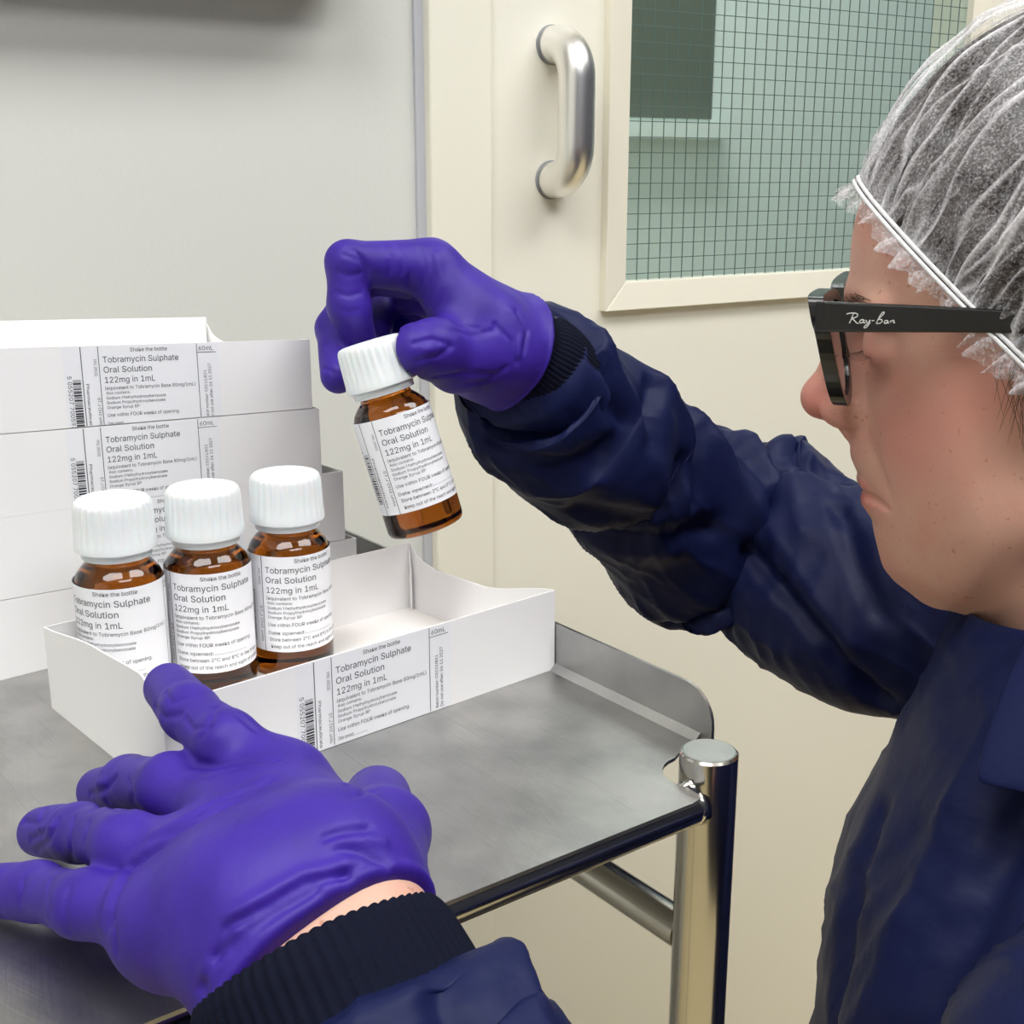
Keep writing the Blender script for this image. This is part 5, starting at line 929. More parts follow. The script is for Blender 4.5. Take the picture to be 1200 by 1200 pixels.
for s_ in (1, -1):
    O = dens_(OUT); I = dens_(INN); n = len(O)
    V = []
    for (lst, da) in ((O, .0032), (I, .0026), (I, -.0028), (O, -.0030)):
        for y, z in lst: V.append(HW(ga(y, z)+da, y*s_, z))
    F = []
    for r_ in range(4):
        r2 = (r_+1) % 4
        for i in range(n): F.append((r_*n+i, r2*n+i, r2*n+(i+1) % n, r_*n+(i+1) % n) if s_ < 0 else (r_*n+i, r_*n+(i+1) % n, r2*n+(i+1) % n, r2*n+i))
    Fv.add(V, F)
Fv.tube([HW(.0085, y, .0160-.05*abs(y)) for y in (-.0095, -.005, 0, .005, .0095)], [.0032, .0028, .0027, .0028, .0032], 12)
bevel(dpart(Fv.build('front_frame', M['black']), gl), .0009, 2)
for s_ in (1, -1):
    I = dens_(INN); n = len(I); V = [HW(ga(y, z)+.0002, y*s_, z) for y, z in I]+[HW(ga(y, z)-.0018, y*s_, z) for y, z in I]
    F = [tuple(range(n)), tuple(range(n, 2*n))[::-1]]+[(i, n+i, n+(i+1) % n, (i+1) % n) for i in range(n)]
    dpart(mk('lens', V, F, M['lens']), gl)
    # temple arm
    V = []; F = []
    st = [(.0070, .0705, .0245, .0125), (.003, .0722, .0246, .0126), (-.010, .0735, .0246, .0132), (-.030, .0750, .0246, .0142), (-.050, .0762, .0245, .0152), (-.075, .0772, .0240, .0160), (-.095, .0778, .0215, .0145), (-.110, .0770, .0140, .0065), (-.125, .0755, .0000, -.0070), (-.132, .0745, -.0120, -.0180)]
    for a, y, zt, zb in st:
        V += [HW(a, (y+.0018)*s_, zt), HW(a, (y-.0018)*s_, zt), HW(a, (y-.0018)*s_, zb), HW(a, (y+.0018)*s_, zb)]
    for i in range(len(st)-1):
        for k in range(4):
            q_ = (4*i+k, 4*i+(k+1) % 4, 4*i+4+(k+1) % 4, 4*i+4+k); F.append(q_ if s_ < 0 else q_[::-1])
    F += [(0, 1, 2, 3) if s_ > 0 else (3, 2, 1, 0), tuple(4*len(st)-4+k for k in range(4))[::-1 if s_ > 0 else 1]]
    te = dpart(bevel(mk('temple_arm', V, F, M['black']), .0008, 2), gl)
    f = MB(); f.tube([HW(.0035, .0690*s_, .0225), HW(.0035, .0690*s_, .0150)], .0012, 10); dpart(f.build('hinge', M['hinge'], None, True), te)
    # nose pad
    f = MB(); f.tube([HW(.0035, .0105*s_, .004), HW(.0005, .0125*s_, -.006)], [.0022, .0026], 10); dpart(f.build('nose_pad', M['black'], None, True), gl)
# script lettering on the left temple: strokes in mm (x to the right as seen)
ST = [[(0, 9.3), (2, 10.0), (4.5, 10.2), (6.2, 9.6), (6.0, 8.0), (4.2, 6.9), (3.0, 6.7), (4.6, 5.4), (6.2, 3.6), (7.4, 3.6)], [(3.9, 9.8), (3.3, 7.5), (2.6, 5.0), (2.0, 3.2)],
      [(9.9, 5.9), (8.7, 6.0), (7.8, 5.0), (8.0, 3.9), (9.2, 4.1), (10.2, 5.8), (10.0, 4.2), (10.9, 4.0)], [(11.4, 6.0), (11.5, 4.5), (12.5, 4.3), (13.4, 6.1), (12.9, 3.2), (11.6, 1.0), (10.4, .8), (11.2, 2.4), (13.8, 4.2)],
      [(14.4, 5.6), (15.8, 5.9)], [(17.6, 6.3), (19.8, 9.2), (21.0, 11.2), (20.2, 11.6), (18.8, 9.3), (17.7, 6.0), (17.2, 4.0), (18.9, 4.2), (20.2, 5.4), (19.8, 6.7), (18.2, 6.7)],
      [(23.3, 6.2), (22.1, 6.2), (21.4, 5.1), (21.8, 4.3), (22.8, 4.6), (23.5, 6.0), (23.4, 4.7), (24.1, 4.7)], [(24.9, 6.4), (24.7, 4.9)], [(24.8, 5.6), (26.1, 6.6), (26.7, 6.2), (26.4, 5.1), (27.4, 5.2)]]
f = MB(); sc = 18.6/27.4/1000
for s in ST:
    P = [Vector((x, y, 0)) for x, y in s]; P2 = []
    for i in range(len(P)-1):
        p0, p1, p2, p3 = P[max(i-1, 0)], P[i], P[i+1], P[min(i+2, len(P)-1)]
        for k in range(5):
            t = k/5; P2.append(.5*((2*p1)+(p2-p0)*t+(2*p0-5*p1+4*p2-p3)*t*t+(3*p1-p0-3*p2+p3)*t**3))
    P2.append(P[-1])
    f.tube([HW(-.0055-p.x*sc, .0018+.0001+float(np.interp(.0055+p.x*sc, [.004, .010, .030], [.0731, .0735, .0750])), .0148+p.y*sc*.85) for p in P2], .00023, 6)
o = dpart(f.build('temple_lettering', M['silver_print'], None, True), gl); o['kind'] = 'stuff'

# ---- gloves
T_ = TZ+.0006
lf = []
lf += chain(LH['index'], [.0120, .0096, .0092, .0088]); lf += chain(LH['middle'], [.0120, .0094, .0088, .0085])
lf += chain(LH['ring'], [.0120, .0094, .0088, .0085]); lf += chain(LH['pinky'], [.0115, .0088, .0083, .0080]); 
th_ = chain(LH['thumb'], [.0165, .0135, .0115])
def lglove(X, Y, Z):
    fingers = None
    for ch_ in (lf[0:3], lf[3:6], lf[6:9], lf[9:12]):
        c_ = union(ch_, .004)(X, Y, Z); fingers = c_ if fingers is None else smin(fingers, c_, .0030)
    wr_ = LWr
    wa, wb = offl(LWr, .0100), offl(LWr, -.0100)
    pal = union([cap_(wa, LH['index'][0], .0205, .0130), cap_(LWr, LH['middle'][0], .0210, .0140), cap_(wb, LH['ring'][0], .0210, .0135), cap_(wb, LH['pinky'][0], .0205, .0128),
                 cap_(LH['index'][0], LH['pinky'][0], .0118, .0115), cap_((-.064, .315, .930), (-.062, .335, .928), .015, .013),
                 cap_((-.046, .304, .930), (-.060, .335, .928), .015, .012), cap_(offl(LWr, -.016), (-.090, .292, .922), .0165, .013),
                 cap_(wa, offl(LW2, .0110, .02), .0210, .0225), cap_(wb, offl(LW2, -.0110, .02), .0215, .0235)], .012)(X, Y, Z)
    pal = smin(pal, union(th_, .006)(X, Y, Z), .006)
    d = smin(fingers, pal, .0075)
    d = d + .0003*np.sin(140*X-90*Y+1.5*np.sin(80*Z+60*Y))
    d = smax(d, T_-Z + 0*X+0*Y, .004)
    return d
def cutL(X, Y, Z):     # glove mouth, running slantwise over the back of the wrist
    n_ = Vector((.60, -.762, -.241)).normalized(); c_ = (-.041, .2695, .952)
    return (X-c_[0])*n_.x+(Y-c_[1])*n_.y+(Z-c_[2])*n_.z
CRL = [
 (-0.0011, 0.0013, [(-0.0873, 0.3072, 0.951), (-0.085, 0.3089, 0.9518), (-0.0829, 0.3113, 0.9523), (-0.0788, 0.3128, 0.9533), (-0.0748, 0.3146, 0.9541), (-0.0719, 0.3162, 0.9548), (-0.0689, 0.3179, 0.9553)]),
 (0.0009, 0.0022, [(-0.0996, 0.3079, 0.9447), (-0.0938, 0.3069, 0.9482), (-0.0885, 0.3079, 0.9506), (-0.0829, 0.3113, 0.9523), (-0.0773, 0.3158, 0.9535), (-0.0736, 0.319, 0.9542), (-0.0699, 0.3229, 0.9545)]),
 (-0.0010, 0.0013, [(-0.0987, 0.3046, 0.9442), (-0.0928, 0.3033, 0.9479), (-0.0874, 0.3034, 0.9508), (-0.0814, 0.3055, 0.953), (-0.0759, 0.3093, 0.9543)]),
 (-0.0012, 0.0013, [(-0.1056, 0.2827, 0.9323), (-0.1049, 0.2847, 0.9356), (-0.1049, 0.2886, 0.9376), (-0.104, 0.2927, 0.9391), (-0.1053, 0.3033, 0.9367), (-0.1, 0.3009, 0.9417), (-0.0953, 0.3002, 0.9456)]),
 (0.0008, 0.0020, [(-0.1088, 0.2865, 0.9298), (-0.1078, 0.2878, 0.9336), (-0.1077, 0.2915, 0.9358), (-0.1068, 0.2959, 0.9374), (-0.108, 0.3065, 0.9353), (-0.1024, 0.3046, 0.9407), (-0.0975, 0.3042, 0.9451)]),
 (-0.0009, 0.0012, [(-0.1024, 0.2776, 0.9279), (-0.1029, 0.2788, 0.9321), (-0.1044, 0.2827, 0.9346)]),
 (-0.0008, 0.0011, [(-0.1026, 0.2918, 0.9402), (-0.1021, 0.297, 0.9402), (-0.1015, 0.3021, 0.9404), (-0.0955, 0.3008, 0.9456), (-0.0904, 0.3022, 0.9492), (-0.0857, 0.303, 0.9516), (-0.0815, 0.3058, 0.9529)]),
 (-0.0010, 0.0012, [(-0.0982, 0.3454, 0.9467), (-0.094, 0.343, 0.9477), (-0.0897, 0.3398, 0.949), (-0.0843, 0.3374, 0.9512), (-0.0795, 0.3364, 0.9526), (-0.0745, 0.3347, 0.9535), (-0.0698, 0.3339, 0.9538)]),
 (-0.0008, 0.0011, [(-0.1003, 0.3398, 0.9458), (-0.0957, 0.3379, 0.9467), (-0.0904, 0.3334, 0.9491), (-0.0854, 0.3317, 0.9512), (-0.0808, 0.3317, 0.9525)]),
 (-0.0020, 0.0017, [(-0.0713, 0.2582, 0.9403), (-0.0695, 0.2593, 0.9438), (-0.0679, 0.2611, 0.9468), (-0.0633, 0.2621, 0.9488), (-0.0589, 0.2636, 0.9504), (-0.0546, 0.2659, 0.9522), (-0.0502, 0.2685, 0.9537), (-0.0458, 0.2701, 0.9538), (-0.0413, 0.2722, 0.9535)]),
 (0.0016, 0.0024, [(-0.0732, 0.2571, 0.9358), (-0.0708, 0.2579, 0.94), (-0.0686, 0.2592, 0.9439), (-0.064, 0.2604, 0.9467), (-0.0597, 0.2624, 0.9491), (-0.0553, 0.2645, 0.9509), (-0.051, 0.267, 0.9525), (-0.0479, 0.2686, 0.9531), (-0.0449, 0.2703, 0.9536)]),
 (-0.0015, 0.0015, [(-0.0754, 0.2572, 0.9314), (-0.0732, 0.2571, 0.9358), (-0.0713, 0.2578, 0.9395), (-0.0675, 0.2584, 0.9431), (-0.064, 0.2599, 0.946), (-0.0596, 0.2615, 0.9481), (-0.0552, 0.2636, 0.9499), (-0.0517, 0.2654, 0.9511), (-0.0483, 0.2675, 0.9522)]),
 (0.0013, 0.0022, [(-0.068, 0.2622, 0.9482), (-0.0636, 0.2636, 0.9505), (-0.0592, 0.2655, 0.9524), (-0.0552, 0.2675, 0.9538), (-0.0513, 0.2698, 0.955), (-0.0464, 0.2716, 0.9552), (-0.0415, 0.274, 0.9551)]),
 (-0.0013, 0.0014, [(-0.0468, 0.2789, 0.9603), (-0.0445, 0.2802, 0.9604), (-0.0423, 0.2815, 0.9604), (-0.0395, 0.2828, 0.9599), (-0.0368, 0.2847, 0.9591)]),
 (0.0009, 0.0018, [(-0.0447, 0.2776, 0.9589), (-0.042, 0.279, 0.9589), (-0.0393, 0.2807, 0.9587), (-0.0361, 0.282, 0.9577), (-0.0329, 0.284, 0.9562)]),
 (-0.0010, 0.0013, [(-0.0437, 0.277, 0.9582), (-0.0409, 0.2774, 0.9574), (-0.0381, 0.278, 0.9565), (-0.0347, 0.2778, 0.9545), (-0.0314, 0.2781, 0.9521)]),
 (-0.0009, 0.0010, [(-0.1196, 0.3807, 0.95), (-0.115, 0.3706, 0.9525), (-0.1126, 0.3675, 0.9519), (-0.109, 0.365, 0.9537), (-0.1055, 0.3625, 0.9555)]),
 (-0.0008, 0.0009, [(-0.1141, 0.3767, 0.9572), (-0.1116, 0.3711, 0.9577), (-0.11, 0.3682, 0.9569), (-0.1076, 0.3676, 0.9579), (-0.1054, 0.3676, 0.9586)]),
 (-0.0008, 0.0010, [(-0.0933, 0.3585, 0.96), (-0.0924, 0.3509, 0.9602), (-0.0926, 0.3474, 0.9587), (-0.0939, 0.3465, 0.9572), (-0.0954, 0.3463, 0.9554)]),
 (-0.0007, 0.0010, [(-0.1035, 0.3596, 0.9556), (-0.1014, 0.3561, 0.9552), (-0.0992, 0.352, 0.9552), (-0.0959, 0.3489, 0.9573), (-0.0932, 0.3476, 0.9585)]),
 (-0.0010, 0.0010, [(-0.1452, 0.3832, 0.916), (-0.1395, 0.375, 0.9211), (-0.1352, 0.3704, 0.9243), (-0.1323, 0.3683, 0.9279), (-0.1295, 0.3663, 0.9314)]),
 (-0.0009, 0.0010, [(-0.1261, 0.3346, 0.937), (-0.1254, 0.3385, 0.9362), (-0.1351, 0.3708, 0.9199), (-0.1206, 0.3363, 0.9374), (-0.1134, 0.3215, 0.9443)]),
 (0.0008, 0.0012, [(-0.1394, 0.3757, 0.9243), (-0.1372, 0.3733, 0.926), (-0.1353, 0.3716, 0.9272)]),
 (-0.0007, 0.0010, [(-0.1226, 0.3571, 0.9355), (-0.1203, 0.3524, 0.9352), (-0.1185, 0.349, 0.9344), (-0.121, 0.3539, 0.9291), (-0.1106, 0.3212, 0.9444)]),
 (-0.0010, 0.0010, [(-0.1606, 0.3649, 0.9161), (-0.156, 0.3592, 0.9189), (-0.1517, 0.3541, 0.9215), (-0.1507, 0.3562, 0.9234), (-0.1521, 0.3639, 0.9223)]),
 (-0.0010, 0.0010, [(-0.1555, 0.3557, 0.9144), (-0.1512, 0.3513, 0.9184), (-0.1473, 0.3473, 0.922), (-0.1444, 0.3456, 0.9263), (-0.1432, 0.3477, 0.9285)]),
 (-0.0009, 0.0010, [(-0.1539, 0.3553, 0.9104), (-0.1484, 0.348, 0.9169), (-0.1433, 0.3415, 0.9227), (-0.1412, 0.3409, 0.9266), (-0.1401, 0.3426, 0.9293)]),
 (0.0008, 0.0012, [(-0.1499, 0.3508, 0.9213), (-0.1451, 0.3455, 0.925), (-0.1412, 0.3419, 0.9277)]),
 (-0.0008, 0.0010, [(-0.1335, 0.3379, 0.9326), (-0.1324, 0.3329, 0.9315), (-0.1326, 0.3312, 0.9287), (-0.1328, 0.3313, 0.9248), (-0.1359, 0.3388, 0.9163)]),
 (-0.0007, 0.0010, [(-0.1246, 0.3266, 0.9377), (-0.1241, 0.3224, 0.9364), (-0.125, 0.3215, 0.9331)]),
 (-0.0007, 0.0010, [(-0.1313, 0.3114, 0.9281), (-0.1301, 0.3065, 0.928), (-0.1295, 0.303, 0.9272), (-0.1281, 0.2996, 0.9264), (-0.1276, 0.2984, 0.9242)]),
 (-0.0006, 0.0010, [(-0.143, 0.3204, 0.9224), (-0.1426, 0.3173, 0.9206), (-0.1431, 0.3163, 0.9174)]),
 (-0.0007, 0.0010, [(-0.1214, 0.2998, 0.9329), (-0.1215, 0.2971, 0.931), (-0.122, 0.2956, 0.9285), (-0.1214, 0.2946, 0.9255), (-0.1214, 0.2951, 0.9216)]),
 (-0.0008, 0.0011, [(-0.0452, 0.3042, 0.962), (-0.0433, 0.2983, 0.9633), (-0.0419, 0.2952, 0.9633), (-0.0398, 0.2986, 0.9621), (-0.0427, 0.3427, 0.9391)]),
 (-0.0010, 0.0012, [(-0.0847, 0.3521, 0.9603), (-0.0816, 0.3509, 0.9583), (-0.0786, 0.3503, 0.956)]),
]
gL = lambda X, Y, Z: smax(lglove(X, Y, Z), cutL(X, Y, Z), .0015)
v, q = surfnet(gL, (-.178, .240, .898), (-.010, .422, .972), .00105)
def rim(V, Q, dist, hgt=.0007, wd=.0011):        # rolled hem of a glove
    N_ = vnorm(V, Q); return V+N_*(hgt*np.exp(-((dist+.0013)/wd)**2))[:, None]
v = sculpt(v, q, CRL); v = rim(v, q, cutL(v[:, 0], v[:, 1], v[:, 2]))
g1 = dpart(mknp('glove', v, q, M['glove']), person); g1['label'] = 'purple nitrile glove, hand spread flat on the trolley'
rf = chain(RH['index'], [.0135, .0100, .0098, .0090]); rm_ = chain(RH['middle'], [.0130, .0095, .0090, .0086])
rr2 = chain(RH['ring'], [.0125, .0090, .0085]); rp = chain(RH['pinky'], [.0115, .0085, .0080]); rt = chain(RH['thumb'], [.0175, .0150, .0135, .0120])
cax, cb0, cb1 = ax, BOTP+ax*.066, CAPP
def rglove(X, Y, Z):
    fing = None
    for c_ in (rf, rm_, rr2, rp): g_ = union(c_, .004)(X, Y, Z); fing = g_ if fing is None else smin(fing, g_, .0028)
    W0 = (.0110, .6400, 1.0290)
    pal = union([cap_(W0, RH['index'][0], .0215, .0115), cap_(W0, RH['middle'][0], .0215, .0125), cap_(W0, RH['ring'][0], .0215, .0135), cap_(W0, RH['pinky'][0], .0215, .0130),
                 cap_(W0, RH['thumb'][0], .0250, .0190), cap_(RH['thumb'][0], (-.024, .600, 1.050), .0180, .0135), cap_((-.010, .612, 1.050), (-.032, .605, 1.066), .0150, .0120),
                 cap_((-.020, .612, 1.025), (.004, .630, 1.018), .0115, .0170), cap_(W0, RWr, .0240, .0250)], .012)(X, Y, Z)
    pal = smin(pal, union(rt, .006)(X, Y, Z), .009)
    d = smin(fing, pal, .0065)
    # the cap presses into the glove
    px, py, pz_ = X-cb0.x, Y-cb0.y, Z-cb0.z; t = px*cax.x+py*cax.y+pz_*cax.z
    rr_ = np.sqrt(np.maximum(px*px+py*py+pz_*pz_-t*t, 0)); dc = np.maximum(rr_-.0170, np.maximum(-t-.07, t-.0260))
    d = smax(d, -dc, .001)
    return d + .0003*np.sin(130*X+120*Z+1.5*np.sin(90*Y))
rn = (Vector(RWr)-Vector((-.02, .615, 1.045))).normalized()
CRR = [
 (-0.0008, 0.0012, [(-0.0731, 0.5877, 1.0871), (-0.0712, 0.5869, 1.0841), (-0.0694, 0.587, 1.081), (-0.0687, 0.5875, 1.0772), (-0.068, 0.589, 1.0734)]),
 (-0.0007, 0.0011, [(-0.0779, 0.5853, 1.0848), (-0.0745, 0.5853, 1.0836), (-0.0712, 0.5864, 1.0823), (-0.0695, 0.587, 1.0791), (-0.0678, 0.5881, 1.076)]),
 (-0.0006, 0.0011, [(-0.0762, 0.5873, 1.0878), (-0.0732, 0.5869, 1.0859), (-0.0704, 0.5872, 1.0841), (-0.0686, 0.5874, 1.0813), (-0.0669, 0.5881, 1.0784)]),
 (-0.0008, 0.0012, [(-0.0606, 0.5953, 1.0889), (-0.0585, 0.5925, 1.0861), (-0.0566, 0.5916, 1.0832), (-0.057, 0.5907, 1.0795), (-0.0576, 0.5911, 1.0757)]),
 (-0.0007, 0.0011, [(-0.0538, 0.5968, 1.0885), (-0.0523, 0.5942, 1.0858), (-0.051, 0.5931, 1.0831), (-0.0513, 0.5922, 1.0794), (-0.0518, 0.5926, 1.0756)]),
 (-0.0008, 0.0012, [(-0.0437, 0.598, 1.0871), (-0.0421, 0.595, 1.0826), (-0.0407, 0.5937, 1.078), (-0.0416, 0.5938, 1.0724), (-0.0426, 0.5956, 1.0665)]),
 (-0.0007, 0.0011, [(-0.0392, 0.5973, 1.0853), (-0.0381, 0.5945, 1.0799), (-0.0372, 0.5933, 1.0743), (-0.0389, 0.5931, 1.068), (-0.0408, 0.5958, 1.0614)]),
 (0.0007, 0.0018, [(-0.0354, 0.5971, 1.0841), (-0.0343, 0.5944, 1.078), (-0.0334, 0.5926, 1.0718), (-0.0353, 0.5916, 1.065), (-0.0375, 0.5934, 1.0578)]),
 (-0.0007, 0.0012, [(-0.0487, 0.5936, 1.0743), (-0.0484, 0.5979, 1.0676), (-0.0516, 0.646, 1.0563)]),
 (-0.0009, 0.0012, [(-0.0443, 0.554, 1.0476), (-0.0398, 0.5552, 1.0486), (-0.0355, 0.5586, 1.0492), (-0.0319, 0.5611, 1.0475), (-0.0282, 0.5634, 1.0458)]),
 (-0.0009, 0.0012, [(-0.0426, 0.5539, 1.0398), (-0.0382, 0.5554, 1.0405), (-0.0338, 0.5591, 1.0408), (-0.0305, 0.5612, 1.0429), (-0.0273, 0.5639, 1.0448)]),
 (0.0008, 0.0018, [(-0.039, 0.5545, 1.0445), (-0.0355, 0.557, 1.0448), (-0.032, 0.5603, 1.045)]),
 (-0.0011, 0.0014, [(0.0024, 0.6022, 1.0568), (0.005, 0.6012, 1.0524), (0.0077, 0.6009, 1.0479), (0.0066, 0.5972, 1.0432), (0.0057, 0.595, 1.0382)]),
 (0.0009, 0.0020, [(-0.0008, 0.5993, 1.0572), (0.002, 0.5981, 1.0521), (0.0048, 0.5975, 1.047), (0.0039, 0.5946, 1.0422), (0.003, 0.5929, 1.0372)]),
 (-0.0010, 0.0014, [(-0.0079, 0.5915, 1.0516), (-0.0041, 0.5915, 1.0478), (-0.0002, 0.5923, 1.0438), (0.0011, 0.5918, 1.0387), (0.0024, 0.5923, 1.0334)]),
 (-0.0009, 0.0014, [(-0.0028, 0.5895, 1.0312), (-0.0067, 0.588, 1.0282), (-0.0105, 0.5871, 1.0251), (-0.0155, 0.5806, 1.0255), (-0.0205, 0.5774, 1.0254)]),
 (-0.0009, 0.0014, [(-0.035, 0.566, 1.0305), (-0.0289, 0.5684, 1.031), (-0.0228, 0.5721, 1.0314), (-0.0154, 0.5776, 1.0302), (-0.0079, 0.587, 1.0284)]),
 (-0.0007, 0.0013, [(-0.0274, 0.5684, 1.0519), (-0.0227, 0.5738, 1.05), (-0.0179, 0.5806, 1.0479), (-0.013, 0.5862, 1.0484), (-0.0079, 0.5901, 1.0492)]),
 (-0.0006, 0.0012, [(-0.0253, 0.5771, 1.0533), (-0.0205, 0.5826, 1.0517), (-0.0155, 0.5855, 1.0504)]),
 (-0.0007, 0.0011, [(-0.0819, 0.5853, 1.0774), (-0.079, 0.5844, 1.0762), (-0.0762, 0.5845, 1.075), (-0.0732, 0.5855, 1.0755), (-0.0702, 0.5869, 1.076)]),
 (-0.0006, 0.0011, [(-0.0828, 0.5845, 1.0675), (-0.0795, 0.5832, 1.0667), (-0.0764, 0.583, 1.0658), (-0.0735, 0.584, 1.0665), (-0.0708, 0.5861, 1.0671)]),
 (-0.0006, 0.0011, [(-0.0822, 0.5824, 1.0602), (-0.079, 0.5816, 1.0594), (-0.0759, 0.5818, 1.0584), (-0.0737, 0.5823, 1.0587), (-0.0716, 0.5832, 1.0589)]),
 (-0.0006, 0.0011, [(-0.0898, 0.5949, 1.0422), (-0.0877, 0.5917, 1.0406), (-0.0858, 0.5891, 1.0391)]),
 (-0.0006, 0.0011, [(-0.0892, 0.5838, 1.0321), (-0.0863, 0.5809, 1.0313), (-0.0836, 0.58, 1.0301)]),
]
gRc = (.0010, .6320, 1.0330)
cutR = lambda X, Y, Z: (X-gRc[0])*rn.x+(Y-gRc[1])*rn.y+(Z-gRc[2])*rn.z
gR = lambda X, Y, Z: smax(rglove(X, Y, Z), cutR(X, Y, Z), .002)
v, q = surfnet(gR, (-.106, .545, .985), (.030, .700, 1.100), .00115)
v = sculpt(v, q, CRR); v = rim(v, q, cutR(v[:, 0], v[:, 1], v[:, 2]))
g2 = dpart(mknp('glove', v, q, M['glove']), person); g2['label'] = 'purple nitrile glove pinching the bottle cap'

# ================================================================== coat
def loft(C, A, B, nth, folds, noise=.0012, seed=0, closed_end=True, fold3d=(), rib=None):
    """rings C + A cos + B sin; folds are (mm, width mm, [(station, angle)...]) sculpted along the normal"""
    n = len(C); th_ = np.linspace(0, 2*np.pi, nth, endpoint=False)
    V = C[:, None]+A[:, None]*np.cos(th_)[None, :, None]+B[:, None]*np.sin(th_)[None, :, None]
    dS = np.gradient(V, axis=0); dT = np.roll(V, -1, 1)-np.roll(V, 1, 1); N_ = np.cross(dT, dS); N_ /= np.linalg.norm(N_, axis=2, keepdims=True)+1e-9
    out = V-C[:, None]; sg = np.sign((N_*out).sum(2, keepdims=True).mean()); N_ *= sg
    disp = np.zeros(n*nth); Vf = V.reshape(-1, 3)
    for amp, wd, pts in folds:
        P = []
        for i in range(len(pts)-1):
            for k in range(6):
                t = k/6; P.append((pts[i][0]*(1-t)+pts[i+1][0]*t, pts[i][1]*(1-t)+pts[i+1][1]*t))
        P.append(pts[-1]); W_ = []
        for s_, a_ in P:
            f_ = min(max(s_, 0), 1)*(n-1); i = min(int(f_), n-2); t = f_-i
            c_ = C[i]*(1-t)+C[i+1]*t; aa = A[i]*(1-t)+A[i+1]*t; bb = B[i]*(1-t)+B[i+1]*t; W_.append(c_+aa*math.cos(a_)+bb*math.sin(a_))
        d = seg_dist(Vf, np.array(W_)); x = d/(wd/1000)
        disp += 1.15*amp/1000*(np.exp(-(x/.8)**2) if amp < 0 else np.exp(-np.abs(x/.85)**1.2))
    r_ = np.random.default_rng(seed)
    for k in range(5):
        kx = r_.normal(size=3)*60; ph_ = Vf@kx+2.2*np.sin(Vf@(r_.normal(size=3)*28)+r_.uniform(0, 6)); env = .5+.5*np.sin(Vf@(r_.normal(size=3)*35)+r_.uniform(0, 6)); disp += noise*.9*env*((1-np.abs(np.sin(ph_)))**2-.2)
        kx = r_.normal(size=3)*45; disp += noise/5*2*np.sin(Vf@kx+r_.uniform(0, 6)+1.5*np.sin(Vf@(r_.normal(size=3)*30)))
    if rib is not None: disp += rib*np.tile(np.abs(np.sin(th_*nth/8)), n)
    Vf = Vf + N_.reshape(-1, 3)*disp[:, None]
    i = np.arange(nth); Q = np.concatenate([np.stack([j*nth+i, j*nth+(i+1) % nth, (j+1)*nth+(i+1) % nth, (j+1)*nth+i], 1) for j in range(n-1)])
    if sg < 0: Q = Q[:, ::-1]
    return Vf, Q
SLEEVE=[
 ( (0.03, 0.6428, 1.0457) , (-0.0221, 0.6316, 1.0048) ),
 ( (0.039, 0.6534, 1.0466) , (-0.0251, 0.6381, 0.9909) ),
 ( (0.0463, 0.6663, 1.0369) , (-0.0202, 0.6488, 0.9733) ),
 ( (0.0609, 0.689, 1.025) , (-0.0038, 0.6685, 0.9507) ),
 ( (0.0769, 0.7067, 1.0142) , (0.0201, 0.6837, 0.9306) ),
 ( (0.0892, 0.7287, 0.9996) , (0.0304, 0.7071, 0.9214) ),
 ( (0.0979, 0.7459, 0.9868) , (0.0437, 0.7214, 0.8979) ),
 ( (0.1221, 0.7667, 0.9683) , (0.0608, 0.7421, 0.8791) ),
 ( (0.1443, 0.7898, 0.958) , (0.0805, 0.7588, 0.8456) ),
 ( (0.1627, 0.807, 0.9452) , (0.0939, 0.7756, 0.8311) ),
 ( (0.1935, 0.8183, 0.9486) , (0.1209, 0.7848, 0.827) ),
 ( (0.2003, 0.8111, 0.9413) , (0.138, 0.7806, 0.8304) ),
 ( (0.2102, 0.7935, 0.9337) , (0.1506, 0.7619, 0.8189) ),
 ( (0.221, 0.7713, 0.9283) , (0.1628, 0.7395, 0.8131) ),
 ( (0.2405, 0.7493, 0.9239) , (0.1769, 0.7179, 0.81) ),
 ( (0.2603, 0.7265, 0.9165) , (0.1973, 0.6964, 0.8071) ),
 ( (0.2788, 0.7005, 0.8975) , (0.224, 0.6762, 0.809) ),
 ( (0.293, 0.681, 0.8829) , (0.2532, 0.6599, 0.8063) ),
]
